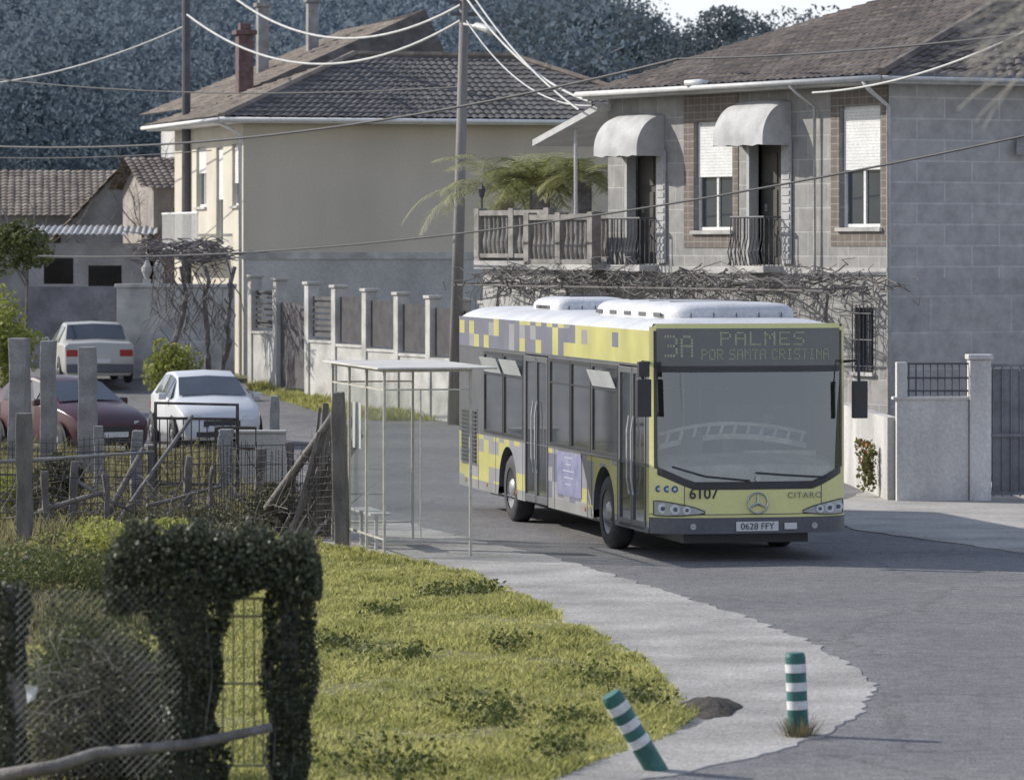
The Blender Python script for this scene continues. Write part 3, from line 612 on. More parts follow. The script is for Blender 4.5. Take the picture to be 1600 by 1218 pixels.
palm(905,89,285,18,1.2,'small spiky green palm beside the canopy post',(.09,.11,.04),(.36,.35,.15),5)
random.seed(11)
# ---------------- forest ----------------
FO=foliage('hazy_far_foliage',(.085,.115,.145),(.19,.235,.285),.5,.95,.055,.22)  # distance haze put into the colour: lighter and bluer leaves
FO2=foliage('hazy_pine_foliage',(.08,.10,.118),(.135,.165,.18),.45,.95,.2,.3)  # pine green blued and greyed to carry the haze
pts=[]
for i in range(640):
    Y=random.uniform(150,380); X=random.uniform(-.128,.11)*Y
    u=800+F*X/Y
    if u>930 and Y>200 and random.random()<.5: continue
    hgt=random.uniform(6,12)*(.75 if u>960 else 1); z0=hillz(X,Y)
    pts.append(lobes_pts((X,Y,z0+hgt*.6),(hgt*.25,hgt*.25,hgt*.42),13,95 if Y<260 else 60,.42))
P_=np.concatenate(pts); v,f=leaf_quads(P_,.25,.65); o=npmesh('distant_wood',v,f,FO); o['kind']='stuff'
VNf=M('hazy_far_bark',(.18,.18,.20),.9)  # bark tinted blue-grey, haze included in the colour
def pine(u,Y,vt,w,name='pine_tree',lab='dark umbrella shaped pine on the wooded ridge'):
    top=sv(u,Y,vt); z0=hillz(top.x,Y); e=empty(name,(top.x,Y,z0),0,lab,'tree','pines on the ridge'); h=top.z-z0
    b=B(); b.tube([(0,0,-.5),(.2,0,h*.5),(.1,.2,h*.9)],.22,8,r2=.07)
    for k in range(6): a=random.uniform(0,6.28); b.tube([(.1,0,h*(.55+.05*k)),(math.cos(a)*w*.5,math.sin(a)*w*.5,h*(.66+.05*k))],.08,5,r2=.03)
    b.obj('trunk',e,[VNf])
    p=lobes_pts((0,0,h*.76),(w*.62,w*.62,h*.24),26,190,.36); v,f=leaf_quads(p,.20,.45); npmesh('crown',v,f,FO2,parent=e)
for (u,vt,w) in ((850,-20,5),(905,-10,5),(950,-15,4.5),(985,5,4),(1015,50,3),(1060,48,4),(1100,8,5),(1150,0,5),(1200,4,5),(1250,14,5),(1300,18,5),(1350,22,5)): pine(u,random.uniform(170,200),vt,w)
for (u,vt,w) in ((880,30,5),(940,55,5),(1000,70,4.5),(1060,62,5),(1130,50,6),(1200,45,6),(1270,50,6)): pine(u,random.uniform(150,165),vt,w)
# ---------------- bus ----------------
bt=math.radians(12.5); BO=(1.80,56.0,0)
BUS=empty('bus',BO,bt,'yellow and grey city bus turning on the street','bus')
YEL=M('bus_yellow',(.75,.72,.31),.22,.05,1,fine=.03,spec=.6)
DG=M('bus_dark_grey',(.11,.113,.125),.45,.1,2)
BLK_=M('black_trim',(.045,.045,.05),.35,.1,2)
WR=M('bus_roof_white',(.60,.60,.61),.4,.10,1.5)
def livery():
    m,nt,p=newmat('bus_livery'); L=nt.links.new
    tc=N(nt,'ShaderNodeTexCoord'); sp=N(nt,'ShaderNodeSeparateXYZ'); L(tc.outputs['Object'],sp.inputs[0])
    def mth(op,a,b_,c=None):
        n=N(nt,'ShaderNodeMath',operation=op)
        for i_,x in enumerate((a,b_,c)):
            if x is None: continue
            if isinstance(x,(int,float)): n.inputs[i_].default_value=x
            else: L(x,n.inputs[i_])
        return n.outputs[0]
    Y_=sp.outputs['Y']; Z_=sp.outputs['Z']
    fy=mth('FLOOR',mth('MULTIPLY_ADD',Y_,2.9,.3),None); fz=mth('FLOOR',mth('MULTIPLY_ADD',Z_,5.2,.2),None)
    cb=N(nt,'ShaderNodeCombineXYZ'); L(fy,cb.inputs[0]); L(fz,cb.inputs[1])
    wn=N(nt,'ShaderNodeTexWhiteNoise'); L(cb.outputs[0],wn.inputs['Vector']); val=wn.outputs['Value']
    sc=N(nt,'ShaderNodeSeparateColor'); L(wn.outputs['Color'],sc.inputs[0])
    def mr_(x,a,b_,c,d):
        n=N(nt,'ShaderNodeMapRange'); L(x,n.inputs[0])
        for i_,q in enumerate((a,b_,c,d)): n.inputs[i_+1].default_value=q
        return n.outputs[0]
    def mix(f,a,b_):
        n=N(nt,'ShaderNodeMix',data_type='RGBA'); L(f,n.inputs[0])
        for i_,x in ((6,a),(7,b_)):
            if isinstance(x,tuple): n.inputs[i_].default_value=(*x,1)
            else: L(x,n.inputs[i_])
        return n.outputs[2]
    YC=(.55,.52,.20); GC=(.34,.34,.36); VC=(.19,.195,.26)
    upf=mth('LESS_THAN',val,mr_(Y_,1,10,.92,.15)); vf=mth('LESS_THAN',sc.outputs[1],mr_(Y_,2,10,.6,.95))
    base=mix(vf,GC,VC); upc=mix(upf,base,YC)
    lf=mth('LESS_THAN',val,mr_(mth('ABSOLUTE',mth('SUBTRACT',Y_,5.6),None),.5,3.0,.06,.62)); lv=mth('LESS_THAN',sc.outputs[0],.45)
    lc=mix(lf,mix(lv,GC,VC),YC)
    c=mix(mth('GREATER_THAN',Z_,1.6),lc,upc); c=mix(mth('LESS_THAN',Z_,.50),c,(.30,.30,.30))
    n=N(nt,'ShaderNodeTexNoise'); n.inputs['Scale'].default_value=1.5; n.inputs['Detail'].default_value=6; L(tc.outputs['Object'],n.inputs['Vector'])
    m3=N(nt,'ShaderNodeMix',data_type='RGBA',blend_type='MULTIPLY'); m3.inputs[0].default_value=1; L(c,m3.inputs[6]); L(mr_(n.outputs[0],.3,.7,.78,1.05),m3.inputs[7])
    L(m3.outputs[2],p.inputs['Base Color']); p.inputs['Roughness'].default_value=.25
    return m
LIV=livery()
W=2.55; wy=(2.75,8.6); SK=.36
def archz(y):
    z=SK
    for c in wy:
        d=abs(y-c)
        if d<.6: z=max(z,.48+math.sqrt(max(0,.36-d*d)))
    return z
doors=[(.5,1.9),(6.0,7.45)]
winsL=[(2.0,3.4),(3.5,4.62),(4.7,5.9),(7.6,8.85),(8.93,10.2)]
winsR=[(.6,1.8),(1.9,3.4),(3.5,4.9),(5.0,6.4),(6.5,7.9),(8.0,9.4),(9.5,10.8)]
def side(x,isL):
    b=B()
    ysl=sorted(set([.35,12.0]+[round(.35+i*.05,3) for i in range(234)]+[d for dd in doors for d in dd]+[c+s for c in wy for s in (-.6,.6)]))
    for i in range(len(ysl)-1):
        a,c=ysl[i],ysl[i+1]; mid=(a+c)/2
        if isL and any(d[0]<mid<d[1] for d in doors): continue
        b.poly([(x,a,archz(a)),(x,c,archz(c)),(x,c,1.2),(x,a,1.2)],0)
    ops=[(w0,w1,1.24,2.40) for w0,w1 in (winsL if isL else winsR)]
    if isL: ops+= [(d[0],d[1],1.2,2.44) for d in doors]
    s=B(); cutwall(s,'x',.35,12,1.2,2.46,ops,1,th=.05 if isL else -.05,d=x)
    n0=len(b.v); b.v+=s.v; b.f+=[tuple(n0+i for i in f) for f in s.f]; b.m+=[1]*len(s.f)
    b.grid([[(x,.35+i*.5 if i<23 else 12,z) for i in range(24)] for z in (2.46,2.9)],0)
    for c in wy:
        n=16; pr=[(c-.6*math.cos(math.pi*k/n),.48+.6*math.sin(math.pi*k/n)) for k in range(n+1)]; dx=.45 if isL else -.45
        b.grid([[(x,yy,zz) for yy,zz in pr],[(x+dx,yy,zz) for yy,zz in pr]],1)
        b.poly([(x+dx,yy,zz) for yy,zz in pr],1)
    return b.obj('body_side',BUS,[LIV,DG],fix=False)
side(0,True); side(W,False)
def fp(t,z):
    x=W/2+t*W/2; a=abs(t)
    rk=.13*max(0,(z-1.0)/2.0) if z>1 else 0
    return Vector((x,.10*t*t+.25*a**8+rk*(1-a**8),z))
ts=[-1,-.985,-.965,-.94,-.9,-.85]+[-.8+.1*i for i in range(17)]+[.85,.9,.94,.965,.985,1]
def zb(t):
    a=abs(t); return .98+ (0 if a<.62 else (a-.62)/.38*.22)
def fstrip(b,t0,t1,za,zc,nz=6,mi=0,off=0):
    tt=[t for t in ts if t0-1e-6<=t<=t1+1e-6]; rows=[]
    for k in range(nz+1):
        row=[]
        for t in tt:
            z=za(t)+(zc(t)-za(t))*k/nz; p=fp(t,z); p.y-=off; row.append(p)
        rows.append(row)
    b.grid(rows,mi)
c_=lambda z:(lambda t:z)
b=B(); fstrip(b,-1,1,c_(.56),zb,6); fstrip(b,-1,-.94,zb,c_(2.95),10); fstrip(b,.94,1,zb,c_(2.95),10); fstrip(b,-.94,.94,c_(2.93),c_(2.99),2)
b.poly([fp(-1,2.95),fp(-.94,2.95),fp(-.94,2.99),fp(-1,2.92)])
b.obj('front_panel',BUS,[YEL],smooth=True,fix=False)
b=B(); fstrip(b,-1,1,c_(.36),c_(.56),3,0,.02); b.poly([fp(t,.36)-Vector((0,.02,0)) for t in ts]+[(W,.6,.36),(0,.6,.36)])
b.grid([[fp(t,.56)-Vector((0,.02,0)) for t in ts],[fp(t,.56) for t in ts]])
b.box(-.012,0,.35,2.1,.36,.42); b.obj('bumper',BUS,[DG],smooth=False,fix=False)
BG=glass('bus_windshield',(.66,.70,.71),.12,.01,.025,(.45,.47,.48))
BG2=glass('bus_side_glass',(.20,.22,.235),.14,.04,.10,(.38,.40,.42))
b=B(); fstrip(b,-.94,.94,zb,c_(2.42),10); b.obj('windshield',BUS,[BG],smooth=True,fix=False)
b=B()
fstrip(b,-.94,.94,lambda t:zb(t)-.07,lambda t:zb(t)+.03,1,0,.006); fstrip(b,-.94,.94,c_(2.38),c_(2.46),1,0,.006)
fstrip(b,-.965,-.94,zb,c_(2.9),8,0,.006); fstrip(b,.94,.965,zb,c_(2.9),8,0,.006); b.obj('windshield_seal',BUS,[BLK_],fix=False)
b=B(); fstrip(b,-.94,.94,c_(2.44),c_(2.93),4,0,.003); sg=b.obj('destination_sign',BUS,[M('sign_glass',(.07,.078,.08),.12,.15,2,spec=.8)],smooth=True,fix=False)
def text(name,body,size,loc,rot,mat,parent,align='CENTER',ext=.002,squash=1.0,space=1.0,bold=0):
    cu=bpy.data.curves.new(name,'FONT'); cu.body=body; cu.size=size; cu.align_x=align; cu.align_y='CENTER'; cu.extrude=ext; cu.space_character=space; cu.offset=bold
    to=bpy.data.objects.new(name,cu); C.objects.link(to); bpy.context.view_layer.update()
    me=bpy.data.meshes.new_from_object(to.evaluated_get(bpy.context.evaluated_depsgraph_get())); me.name=name
    bpy.data.objects.remove(to); me.materials.clear(); me.materials.append(mat)
    o=bpy.data.objects.new(name,me); C.objects.link(o); o.parent=parent; o.location=loc; o.rotation_euler=rot; o.scale=(squash,1,1); return o
R9=math.pi/2; LED=M('sign_dots',(.42,.46,.30),.6,.15,10)
G={'P':'1111010001100011111010000100001000010000','A':'01110100011000111111100011000110001','L':'10000100001000010000100001000011111','M':'10001110111010110101100011000110001','E':'11111100001000011110100001000011111','S':'01111100001000001110000010000111110','O':'01110100011000110001100011000101110','R':'11110100011000111110101001001010001','N':'10001110011010110011100011000110001','T':'11111001000010000100001000010000100','C':'01110100011000010000100001000101110','I':'01110001000010000100001000010001110','3':'11110000010000101110000010000111110'}
G['P']='11110100011000111110100001000010000'
def dots(txt,x0,z0,dx,dz,adv=6,wf=.8):
    """5x7 dot matrix lettering on the curved sign glass"""
    b=B(); x=x0
    for ch in txt:
        if ch in G:
            for r in range(7):
                for c in range(5):
                    if G[ch][r*5+c]=='1':
                        xx=x+c*dx; zz=z0-r*dz; t=(xx-W/2)/(W/2); y=fp(t,zz).y-.006
                        b.box(xx,xx+dx*wf,y-.004,y,zz-dz*wf,zz)
        x+=dx*adv if ch!=' ' else dx*3.5
    return b.obj('sign_text',sg,[LED],fix=False)
dots('PALMES',.86,2.885,.030,.0245,6.4); dots('POR SANTA CRISTINA',.62,2.67,.0165,.0195,6.0); dots('3A',.17,2.845,.032,.040,6.0)
text('fleet_number','6107',.19,(.62,fp(-.5,.86).y-.012,.86),(R9,0,0),BLK_,BUS,bold=.003)
PLM=M('plate_white',(.66,.66,.66),.5,.05,2)
b=B(); b.box(1.03,1.58,-.040,-.025,.39,.51); pt=b.obj('number_plate',BUS,[PLM],bevel=.004); b=B(); b.box(1.66,1.82,-.040,-.025,.41,.49); b.obj('sticker',BUS,[PLM])
text('plate_text','0628 FFY',.115,(1.305,-.043,.448),(R9,0,0),BLK_,pt)
CHR=M('chrome',(.50,.51,.50),.25,.05,2,metal=.7)
b=B(); n=28; cx,cz,cy=W/2+.04,.74,-.006
b.tube([(cx+.13*math.cos(2*math.pi*i/n),cy-.012,cz+.13*math.sin(2*math.pi*i/n)) for i in range(n+1)],.012,6)
for k in range(3):
    a=math.pi/2+k*2*math.pi/3; b.tube([(cx,cy-.012,cz),(cx+.128*math.cos(a),cy-.012,cz+.128*math.sin(a))],.022,6,r2=.006)
b.obj('star_emblem',BUS,[CHR])
b=B(); b.tube([(cx,cy-.02,1.045),(cx,cy+.02,1.045)],.035,16); b.obj('emblem',BUS,[CHR])
text('model_badge','CITARO',.105,(1.93,fp(.56,.8).y-.035,.83),(R9,0,0),M('badge_grey',(.20,.20,.17),.4,.05,2),BUS,space=1.25)
BLU=M('blue_sticker',(.06,.11,.30),.5,.1,3)
for i in range(3):
    t=-.93+.07*i; p=fp(t,.88); b=B(); b.tube([(p.x,p.y-.012,.92),(p.x,p.y+.0,.92)],.042,18); so=b.obj('round_sticker',BUS,[BLU])
    b=B(); b.tube([(p.x,p.y-.014,.92),(p.x,p.y-.010,.92)],.02,12); b.obj('symbol',so,[PLM])
b=B(); b.tube([fp(t,.60)-Vector((0,.004,0)) for t in ts],.005,4); b.obj('panel_seam',BUS,[DG])
for s_ in (-.70,.70): b=B(); b.tube([fp(s_,.61+.09*k)-Vector((0,.003,0)) for k in range(5)],.005,4); b.obj('panel_seam',BUS,[DG])
HLg=M('lamp_lens',(.66,.70,.72),.12,.1,6,spec=.9); HLh=M('lamp_housing',(.42,.44,.45),.2,.15,5,metal=.4,spec=.8)
for sgn in (-1,1):
    b=B(); tt=[.97,.94,.9,.85,.8,.7,.6,.5]; tt=[sgn*t for t in tt]
    lo_=[.59,.585,.585,.585,.585,.59,.60,.615]; hi=[.77,.77,.765,.755,.745,.72,.69,.64]
    b.grid([[fp(t,l)-Vector((0,.012,0)) for t,l in zip(tt,lo_)],[fp(t,h)-Vector((0,.012,0)) for t,h in zip(tt,hi)]]); ho=b.obj('headlight',BUS,[HLh],fix=False)
    b=B(); b.tube([fp(t,l)-Vector((0,.014,0)) for t,l in zip(tt,lo_)]+[fp(t,h)-Vector((0,.014,0)) for t,h in zip(tt[::-1],hi[::-1])]+[fp(tt[0],lo_[0])-Vector((0,.014,0))],.007,5); b.obj('frame',ho,[BLK_])
    for t,rr_ in ((.90,.06),(.79,.062),(.68,.05)):
        p=fp(sgn*t,.64); b=B(); b.tube([(p.x,p.y-.03,.675-(.9-t)*.08),(p.x,p.y,.675-(.9-t)*.08)],rr_,18); b.tube([(p.x,p.y-.036,.675-(.9-t)*.08),(p.x,p.y-.031,.675-(.9-t)*.08)],rr_*.45,12,mi=1); b.obj('lamp',ho,[HLg,DG],smooth='auto')
    b=B(); p=fp(sgn*.62,.44); b.tube([(p.x,p.y-.035,.45),(p.x,p.y-.015,.45)],.04,14); b.obj('fog_lamp',BUS,[HLh])
b=B(); b.tube([fp(-.05,1.02)-Vector((0,.03,0)),fp(-.5,1.08)-Vector((0,.04,0)),fp(-.82,1.2)-Vector((0,.04,0))],.014,5); b.obj('wiper',BUS,[BLK_])
b=B(); b.tube([fp(.75,1.05)-Vector((0,.03,0)),fp(.3,1.09)-Vector((0,.04,0)),fp(0.02,1.12)-Vector((0,.04,0))],.014,5); b.obj('wiper',BUS,[BLK_])
b=B(); 
def rz(t): a=abs(t); return 2.9+.17*(1-a**6)*.9
rows=[[fp(t,2.99 if abs(t)<.97 else 2.93) for t in ts],[(W/2+t*W/2*.995,.38,rz(t)-.02) for t in ts],[(W/2+t*W/2,.8,rz(t)) for t in ts]]+[[(W/2+t*W/2,y,rz(t)) for t in ts] for y in (3,6,9,11.8)]+[[(W/2+t*W/2*.98,12,rz(t)-.08) for t in ts]]
b.grid(rows); rf=b.obj('roof',BUS,[WR],smooth=True,fix=False)
def pod(x0,x1,y0,y1,z0,z1,nm):
    b=B(); cx_,cy_=(x0+x1)/2,(y0+y1)/2; hx,hy=(x1-x0)/2,(y1-y0)/2; n=40; rows=[]
    for (ins,zf) in ((0,0),(0,.42),(.02,.62),(.07,.82),(.15,.94),(.28,1.0),(.6,1.02)):
        ring=[]
        for k in range(n+1):
            a=2*math.pi*k/n; c,s=math.cos(a),math.sin(a); p=.28
            ring.append((cx_+(hx-ins)*math.copysign(abs(c)**p,c),cy_+(hy-ins)*math.copysign(abs(s)**p,s),z0+(z1-z0)*zf))
        rows.append(ring)
    b.grid(rows); b.poly(rows[-1][:-1])
    po_=b.obj(nm,rf,[WR],smooth='auto'); b=B()
    for j in range(1,4): y=y0+(y1-y0)*j/4; b.box(x0+.3,x1-.3,y-.012,y+.012,z1,z1+.010)
    for j in range(5): y=y0+.6+j*(y1-y0-1.2)/4; b.box(x0-.008,x0+.01,y-.2,y+.15,z0+.03,z0+(z1-z0)*.38)
    for j in range(1,6): x=x0+(x1-x0)*j/6; b.box(x-.006,x+.006,y0-.006,y0+.01,z0+.02,z0+(z1-z0)*.4)
    b.obj('vent_slots',po_,[DG])
pod(.38,2.17,.85,5.2,3.03,3.24,'air_conditioner'); pod(.55,1.7,7.9,9.6,3.03,3.23,'roof_hatch')
b=B(); b.box(0.01,W-.01,11.95,12.02,.35,2.9); b.obj('rear_panel',BUS,[LIV])
INT=M('bus_interior',(.17,.17,.18),.8,.1,2); 
b=B(); b.box(.05,W-.05,.4,11.9,.365,.38); b.box(.46,W-.46,.4,11.9,.22,.365,1); b.box(.06,W-.06,.45,11.9,2.62,2.66); b.box(.05,W-.05,10.6,11.9,.38,2.6); b.obj('floor',BUS,[INT,BLK_])
b=B(); 
tt=[t for t in ts if -.93<=t<=.93]
b.grid([[fp(t,.95)+Vector((0,.05,0)) for t in tt],[fp(t,1.16)+Vector((0,.14,.06*(1-t*t))) for t in tt],[(fp(t,1).x,.60,1.24+.10*(1-t*t)) for t in tt],[(fp(t,1).x,.85,1.28+.06*(1-t*t)) for t in tt],[(fp(t,1).x,.9,.6) for t in tt]])
b.box(1.35,2.3,.75,1.0,.9,1.36); b.obj('dashboard',BUS,[M('dash_reflection_beige',(.70,.67,.58),.7,.25,4)],smooth=False)  # real dashboard, its pale top also imitating the cream windshield reflection
b=B()
n=22
for zz0,zz1 in ((1.38,1.45),(1.555,1.60)):
    b.grid([[(.25+1.95*i/n,.82+.10*math.sin(i*.3),z+.13*math.sin(math.pi*i/n)) for i in range(n+1)] for z in (zz0,zz1)])
for i in range(1,n,2):
    x=.25+1.95*i/n; h=.13*math.sin(math.pi*i/n); b.poly([(x-.012,.83,1.45+h),(x+.03,.83,1.45+h),(x+.063,.83,1.565+h),(x+.02,.83,1.565+h)])
b.obj('windshield_reflection',BUS,[M('cream_reflection',(.72,.69,.58),.5,.25,5)],fix=False)  # curved cream rail added to imitate a reflection in the windshield
b=B(); b.box(.55,.85,.9,1.1,1.2,1.62); b.obj('ticket_machine',BUS,[DG],bevel=.02); b=B(); b.box(1.12,1.28,.95,1.05,1.3,1.75); b.obj('fare_reader',BUS,[DG],bevel=.02)
b=B(); n=20; b.tube([(1.85+.23*math.cos(2*math.pi*i/n),.85+.12*math.sin(2*math.pi*i/n),1.42+.19*math.sin(2*math.pi*i/n)) for i in range(n+1)],.018,6); b.tube([(1.85,.85,1.42),(1.85,1.0,1.2)],.03,6); b.tube([(1.63,.85,1.42),(2.07,.85,1.42)],.015,5); b.obj('steering_wheel',BUS,[BLK_])
SEAT=M('seat_fabric',(.13,.14,.18),.9,.15,6); HR=M('handrail_yellow',(.45,.40,.15),.4,.05,3)
def seat(x,y,face=1,z=.38):
    b=B(); b.box(x,x+.44,y,y+.42,z+.38,z+.48); b.box(x,x+.44,y+.38,y+.47,z+.45,z+1.05); b.box(x+.17,x+.27,y+.1,y+.3,z,z+.38); b.obj('seat',BUS,[SEAT],bevel=.03)
for y in (3.6,4.5,5.3,8.0,8.9,9.8):
    for x in (1.55,2.03): seat(x,y)
    if y>7.5 or y<5: 
        for x in (.08,.55): seat(x,y)
seat(1.66,1.35,z=.5)
b=B(); b.box(1.3,1.34,1.0,2.1,.38,1.4); b.box(1.34,2.48,2.1,2.14,.38,1.9); b.obj('cab_partition',BUS,[INT])
b=B()
for x,y in ((.9,2.1),(.9,3.5),(1.5,3.5),(.9,5.9),(.5,7.5),(1.5,7.5),(1.0,9)): b.tube([(x,y,.38),(x,y,2.62)],.02,6)
b.tube([(.9,2.1,2.1),(.9,9.5,2.1)],.017,6); b.tube([(1.55,2.3,2.1),(1.55,9.5,2.1)],.017,6); b.obj('handrail',BUS,[HR])
VG=M('vent_glass',(.50,.52,.53),.25,.1,2)
for (w0,w1) in winsL:
    b=B(); b.box(.012,.018,w0+.02,w1-.02,1.26,2.38); wo=b.obj('side_window',BUS,[BG2]); b=B()
    b.box(-.006,.01,w0-.02,w0+.03,1.22,2.42); b.box(-.006,.01,w1-.03,w1+.02,1.22,2.42); b.box(-.006,.01,w0+.03,w1-.03,1.22,1.27); b.box(-.006,.01,w0+.03,w1-.03,2.37,2.42); b.box(-.006,.01,w0+.03,w1-.03,2.08,2.10)
    b.obj('frame',wo,[BLK_])
    if (w0,w1) in (winsL[0],winsL[3],winsL[4]):
        b=B(); T=Matrix.Translation((-.01,0,2.12))@Matrix.Rotation(math.radians(-22),4,'Y'); b.box(-.004,.004,w0+.06,w1-.06,0,.23,0,T); b.obj('tilted_vent',wo,[VG])
for (w0,w1) in winsR:
    b=B(); b.box(W-.018,W-.012,w0+.0,w1-.0,1.24,2.40); b.obj('side_window',BUS,[BG2])
for (d0,d1) in doors:
    mid=(d0+d1)/2; b=B()
    for (a,c) in ((d0+.01,mid-.012),(mid+.012,d1-.01)):
        b.box(-.012,.03,a,a+.06,.38,2.42); b.box(-.012,.03,c-.06,c,.38,2.42); b.box(-.012,.03,a+.06,c-.06,.38,.48); b.box(-.012,.03,a+.06,c-.06,2.34,2.42)
    do=b.obj('door',BUS,[DG],bevel=.006); b=B()
    for (a,c) in ((d0+.01,mid-.012),(mid+.012,d1-.01)): b.box(.006,.012,a+.06,c-.06,.48,2.34)
    b.obj('glass',do,[BG2])
    for a in (mid-.11,mid+.11): b=B(); b.tube([(-.02,a,.8),(-.05,a,1.0),(-.05,a,1.6),(-.02,a,1.8)],.013,6); b.obj('handle',do,[PIPE])
b=B(); b.box(-.006,-.002,10.7,11.8,.7,1.55); ef=b.obj('engine_flap',BUS,[DG]); b=B()
for k in range(13): b.box(-.020,-.007,10.75,11.75,.75+k*.06,.785+k*.06,0)
b.obj('grille',ef,[BLK_])
PO=M('poster_blue',(.19,.20,.34),.5,.25,3,col2=(.26,.27,.40)); b=B(); b.box(-.008,-.002,4.0,5.45,.58,1.17); po=b.obj('poster',BUS,[PO])
b=B()
for k,(a,c) in enumerate(((4.5,5.0),(4.6,4.9),(4.4,5.1),(4.45,5.0),(4.6,4.95))): b.box(-.011,-.0085,a,c,1.09-k*.09,1.105-k*.09)
b.obj('poster_lines',po,[M('faint_print',(.40,.41,.50),.5)])
b=B(); b.box(-.005,-.002,1.98,2.02,.37,1.18); 
for y in (3.45,5.6,7.6,9.4,10.6): b.box(-.004,-.001,y,y+.012,.37,1.19)
b.box(-.006,-.001,.35,11.98,1.185,1.20); b.box(-.006,-.001,.35,11.98,2.455,2.47); b.obj('panel_seam',BUS,[DG])
AMB=M('amber_lens',(.5,.2,.03),.3)
for y in (3.8,8,10,11.5): b=B(); b.tube([(-.01,y,.46),(0,y,.46)],.03,8); b.obj('marker_light',BUS,[AMB])
for sgn,xm in ((-1,-.14),(1,W+.13)):
    x0=0.0 if sgn<0 else W; b=B(); b.tube([(x0,.36,2.5),(xm,.16,2.52),(xm,.10,2.2)],.022,7); zt=2.30 if sgn<0 else 2.26; b.box(xm-.09,xm+.09,.03,.15,zt-.47,zt)
    if sgn<0: b.box(xm-.07,xm+.07,.04,.14,2.33,2.52)
    mo=b.obj('mirror',BUS,[BLK_],bevel=.03)
    b=B(); b.box(xm-.07,xm+.07,.152,.156,zt-.42,zt-.04); b.obj('mirror_glass',mo,[CHR])
def wheel_mesh(par,x,y,r,wd,out,name='wheel',rimmat=RIM,z=None):
    z=r if z is None else z
    e=bpy.data.objects.new(name,None); C.objects.link(e); e.parent=par; e.location=(x,y,z)
    prof=[(0,r*.60),(0,r*.88),(.03,r*.97),(.07,r),(wd-.07,r),(wd-.03,r*.97),(wd,r*.88),(wd,r*.60)]; n=36; b=B(); s=1 if out<0 else -1
    b.grid([[(s*px,pr*math.cos(2*math.pi*k/n),pr*math.sin(2*math.pi*k/n)) for px,pr in prof] for k in range(n+1)]); b.obj('tyre',e,[RUB],smooth=True)
    pr2=[(.015,r*.6),(.04,r*.57),(.12*min(1,wd/.28),r*.45),(.12*min(1,wd/.28),r*.3),(.03,r*.28),(-.0,r*.2),(-.005,.001)]
    b=B(); b.grid([[(s*px,p_*math.cos(2*math.pi*k/n),p_*math.sin(2*math.pi*k/n)) for px,p_ in pr2] for k in range(n+1)])
    nb=10 if r>.4 else 5
    for k in range(nb):
        a=2*math.pi*k/nb; rr_=r*.37; b.tube([(s*.12*min(1,wd/.28),rr_*math.cos(a),rr_*math.sin(a)),(s*.07,rr_*math.cos(a),rr_*math.sin(a))],.018 if r>.4 else .04,6)
    b.obj('rim',e,[rimmat],smooth='auto',fix=False)
    return e
for y in wy:
    wheel_mesh(BUS,.04,y,.485,.28,-1); wheel_mesh(BUS,W-.04,y,.485,.28,1)
def person():
    vs_=[(0,0,0),(0,.03,.25),(0,.05,.45),(0,.05,.55),(0,.02,.64),(0,-.0,.72),(.2,.05,.48),(.27,-.12,.28),(.2,-.36,.33),(-.2,.05,.48),(-.27,-.12,.28),(-.2,-.36,.33),(.1,0,-.02),(.13,-.42,.0),(.13,-.5,-.42),(.13,-.62,-.46),(-.1,0,-.02),(-.13,-.42,0),(-.13,-.5,-.42),(-.13,-.62,-.46)]
    ed=[(0,1),(1,2),(2,3),(3,4),(4,5),(2,6),(6,7),(7,8),(2,9),(9,10),(10,11),(0,12),(12,13),(13,14),(14,15),(0,16),(16,17),(17,18),(18,19)]
    rad=[.15,.15,.15,.06,.09,.085,.065,.05,.035,.065,.05,.035,.1,.075,.05,.045,.1,.075,.05,.045]
    me=bpy.data.meshes.new('person'); me.from_pydata(vs_,ed,[]); o=bpy.data.objects.new('person',me); C.objects.link(o)
    md=o.modifiers.new('s','SKIN')
    for i,r in enumerate(rad): me.skin_vertices[0].data[i].radius=(r,r)
    me.skin_vertices[0].data[0].use_root=True
    sb=o.modifiers.new('u','SUBSURF'); sb.levels=2; sb.render_levels=2
    bpy.context.view_layer.update(); m2=bpy.data.meshes.new_from_object(o.evaluated_get(bpy.context.evaluated_depsgraph_get())); o.modifiers.clear(); o.data=m2
    sk=M('skin',(.42,.26,.19),.6,.05,3); sh=M('blue_shirt',(.30,.36,.48),.8,.1,5); tr=M('dark_trousers',(.04,.045,.07),.8,.1,5)
    m2.materials.clear(); [m2.materials.append(x) for x in (sh,sk,tr)]
    for p in m2.polygons: c=p.center; p.material_index= 1 if (c.z>.56 or c.y<-.3 and c.z>.2) else (2 if c.z<.08 else 0); p.use_smooth=True
    b=B(); hp=[]
    for i in range(7):
        a=i/6*math.pi/2*1.05; hp.append([(.098*math.cos(a)*math.cos(t*math.pi/8),.02+.11*math.cos(a)*math.sin(t*math.pi/8),.70+.12*math.sin(a)) for t in range(17)])
    b.grid(hp); b.obj('hair',o,[M('dark_hair',(.03,.02,.015),.8)],smooth=True)
    b=B(); b.box(-.012,.012,-.115,-.08,.655,.70); b.box(-.045,-.02,-.095,-.08,.70,.712,1); b.box(.02,.045,-.095,-.08,.70,.712,1); b.box(-.03,.03,-.095,-.08,.62,.63,1); b.obj('face',o,[sk,tr],bevel=.004)
    return o
dr=person(); mw=Matrix.Translation(BO)@Matrix.Rotation(bt,4,'Z')@Matrix.Translation((1.88,1.5,1.1)); dr.matrix_world=mw
thing(dr,'bus driver in blue shirt seated at the wheel','person')
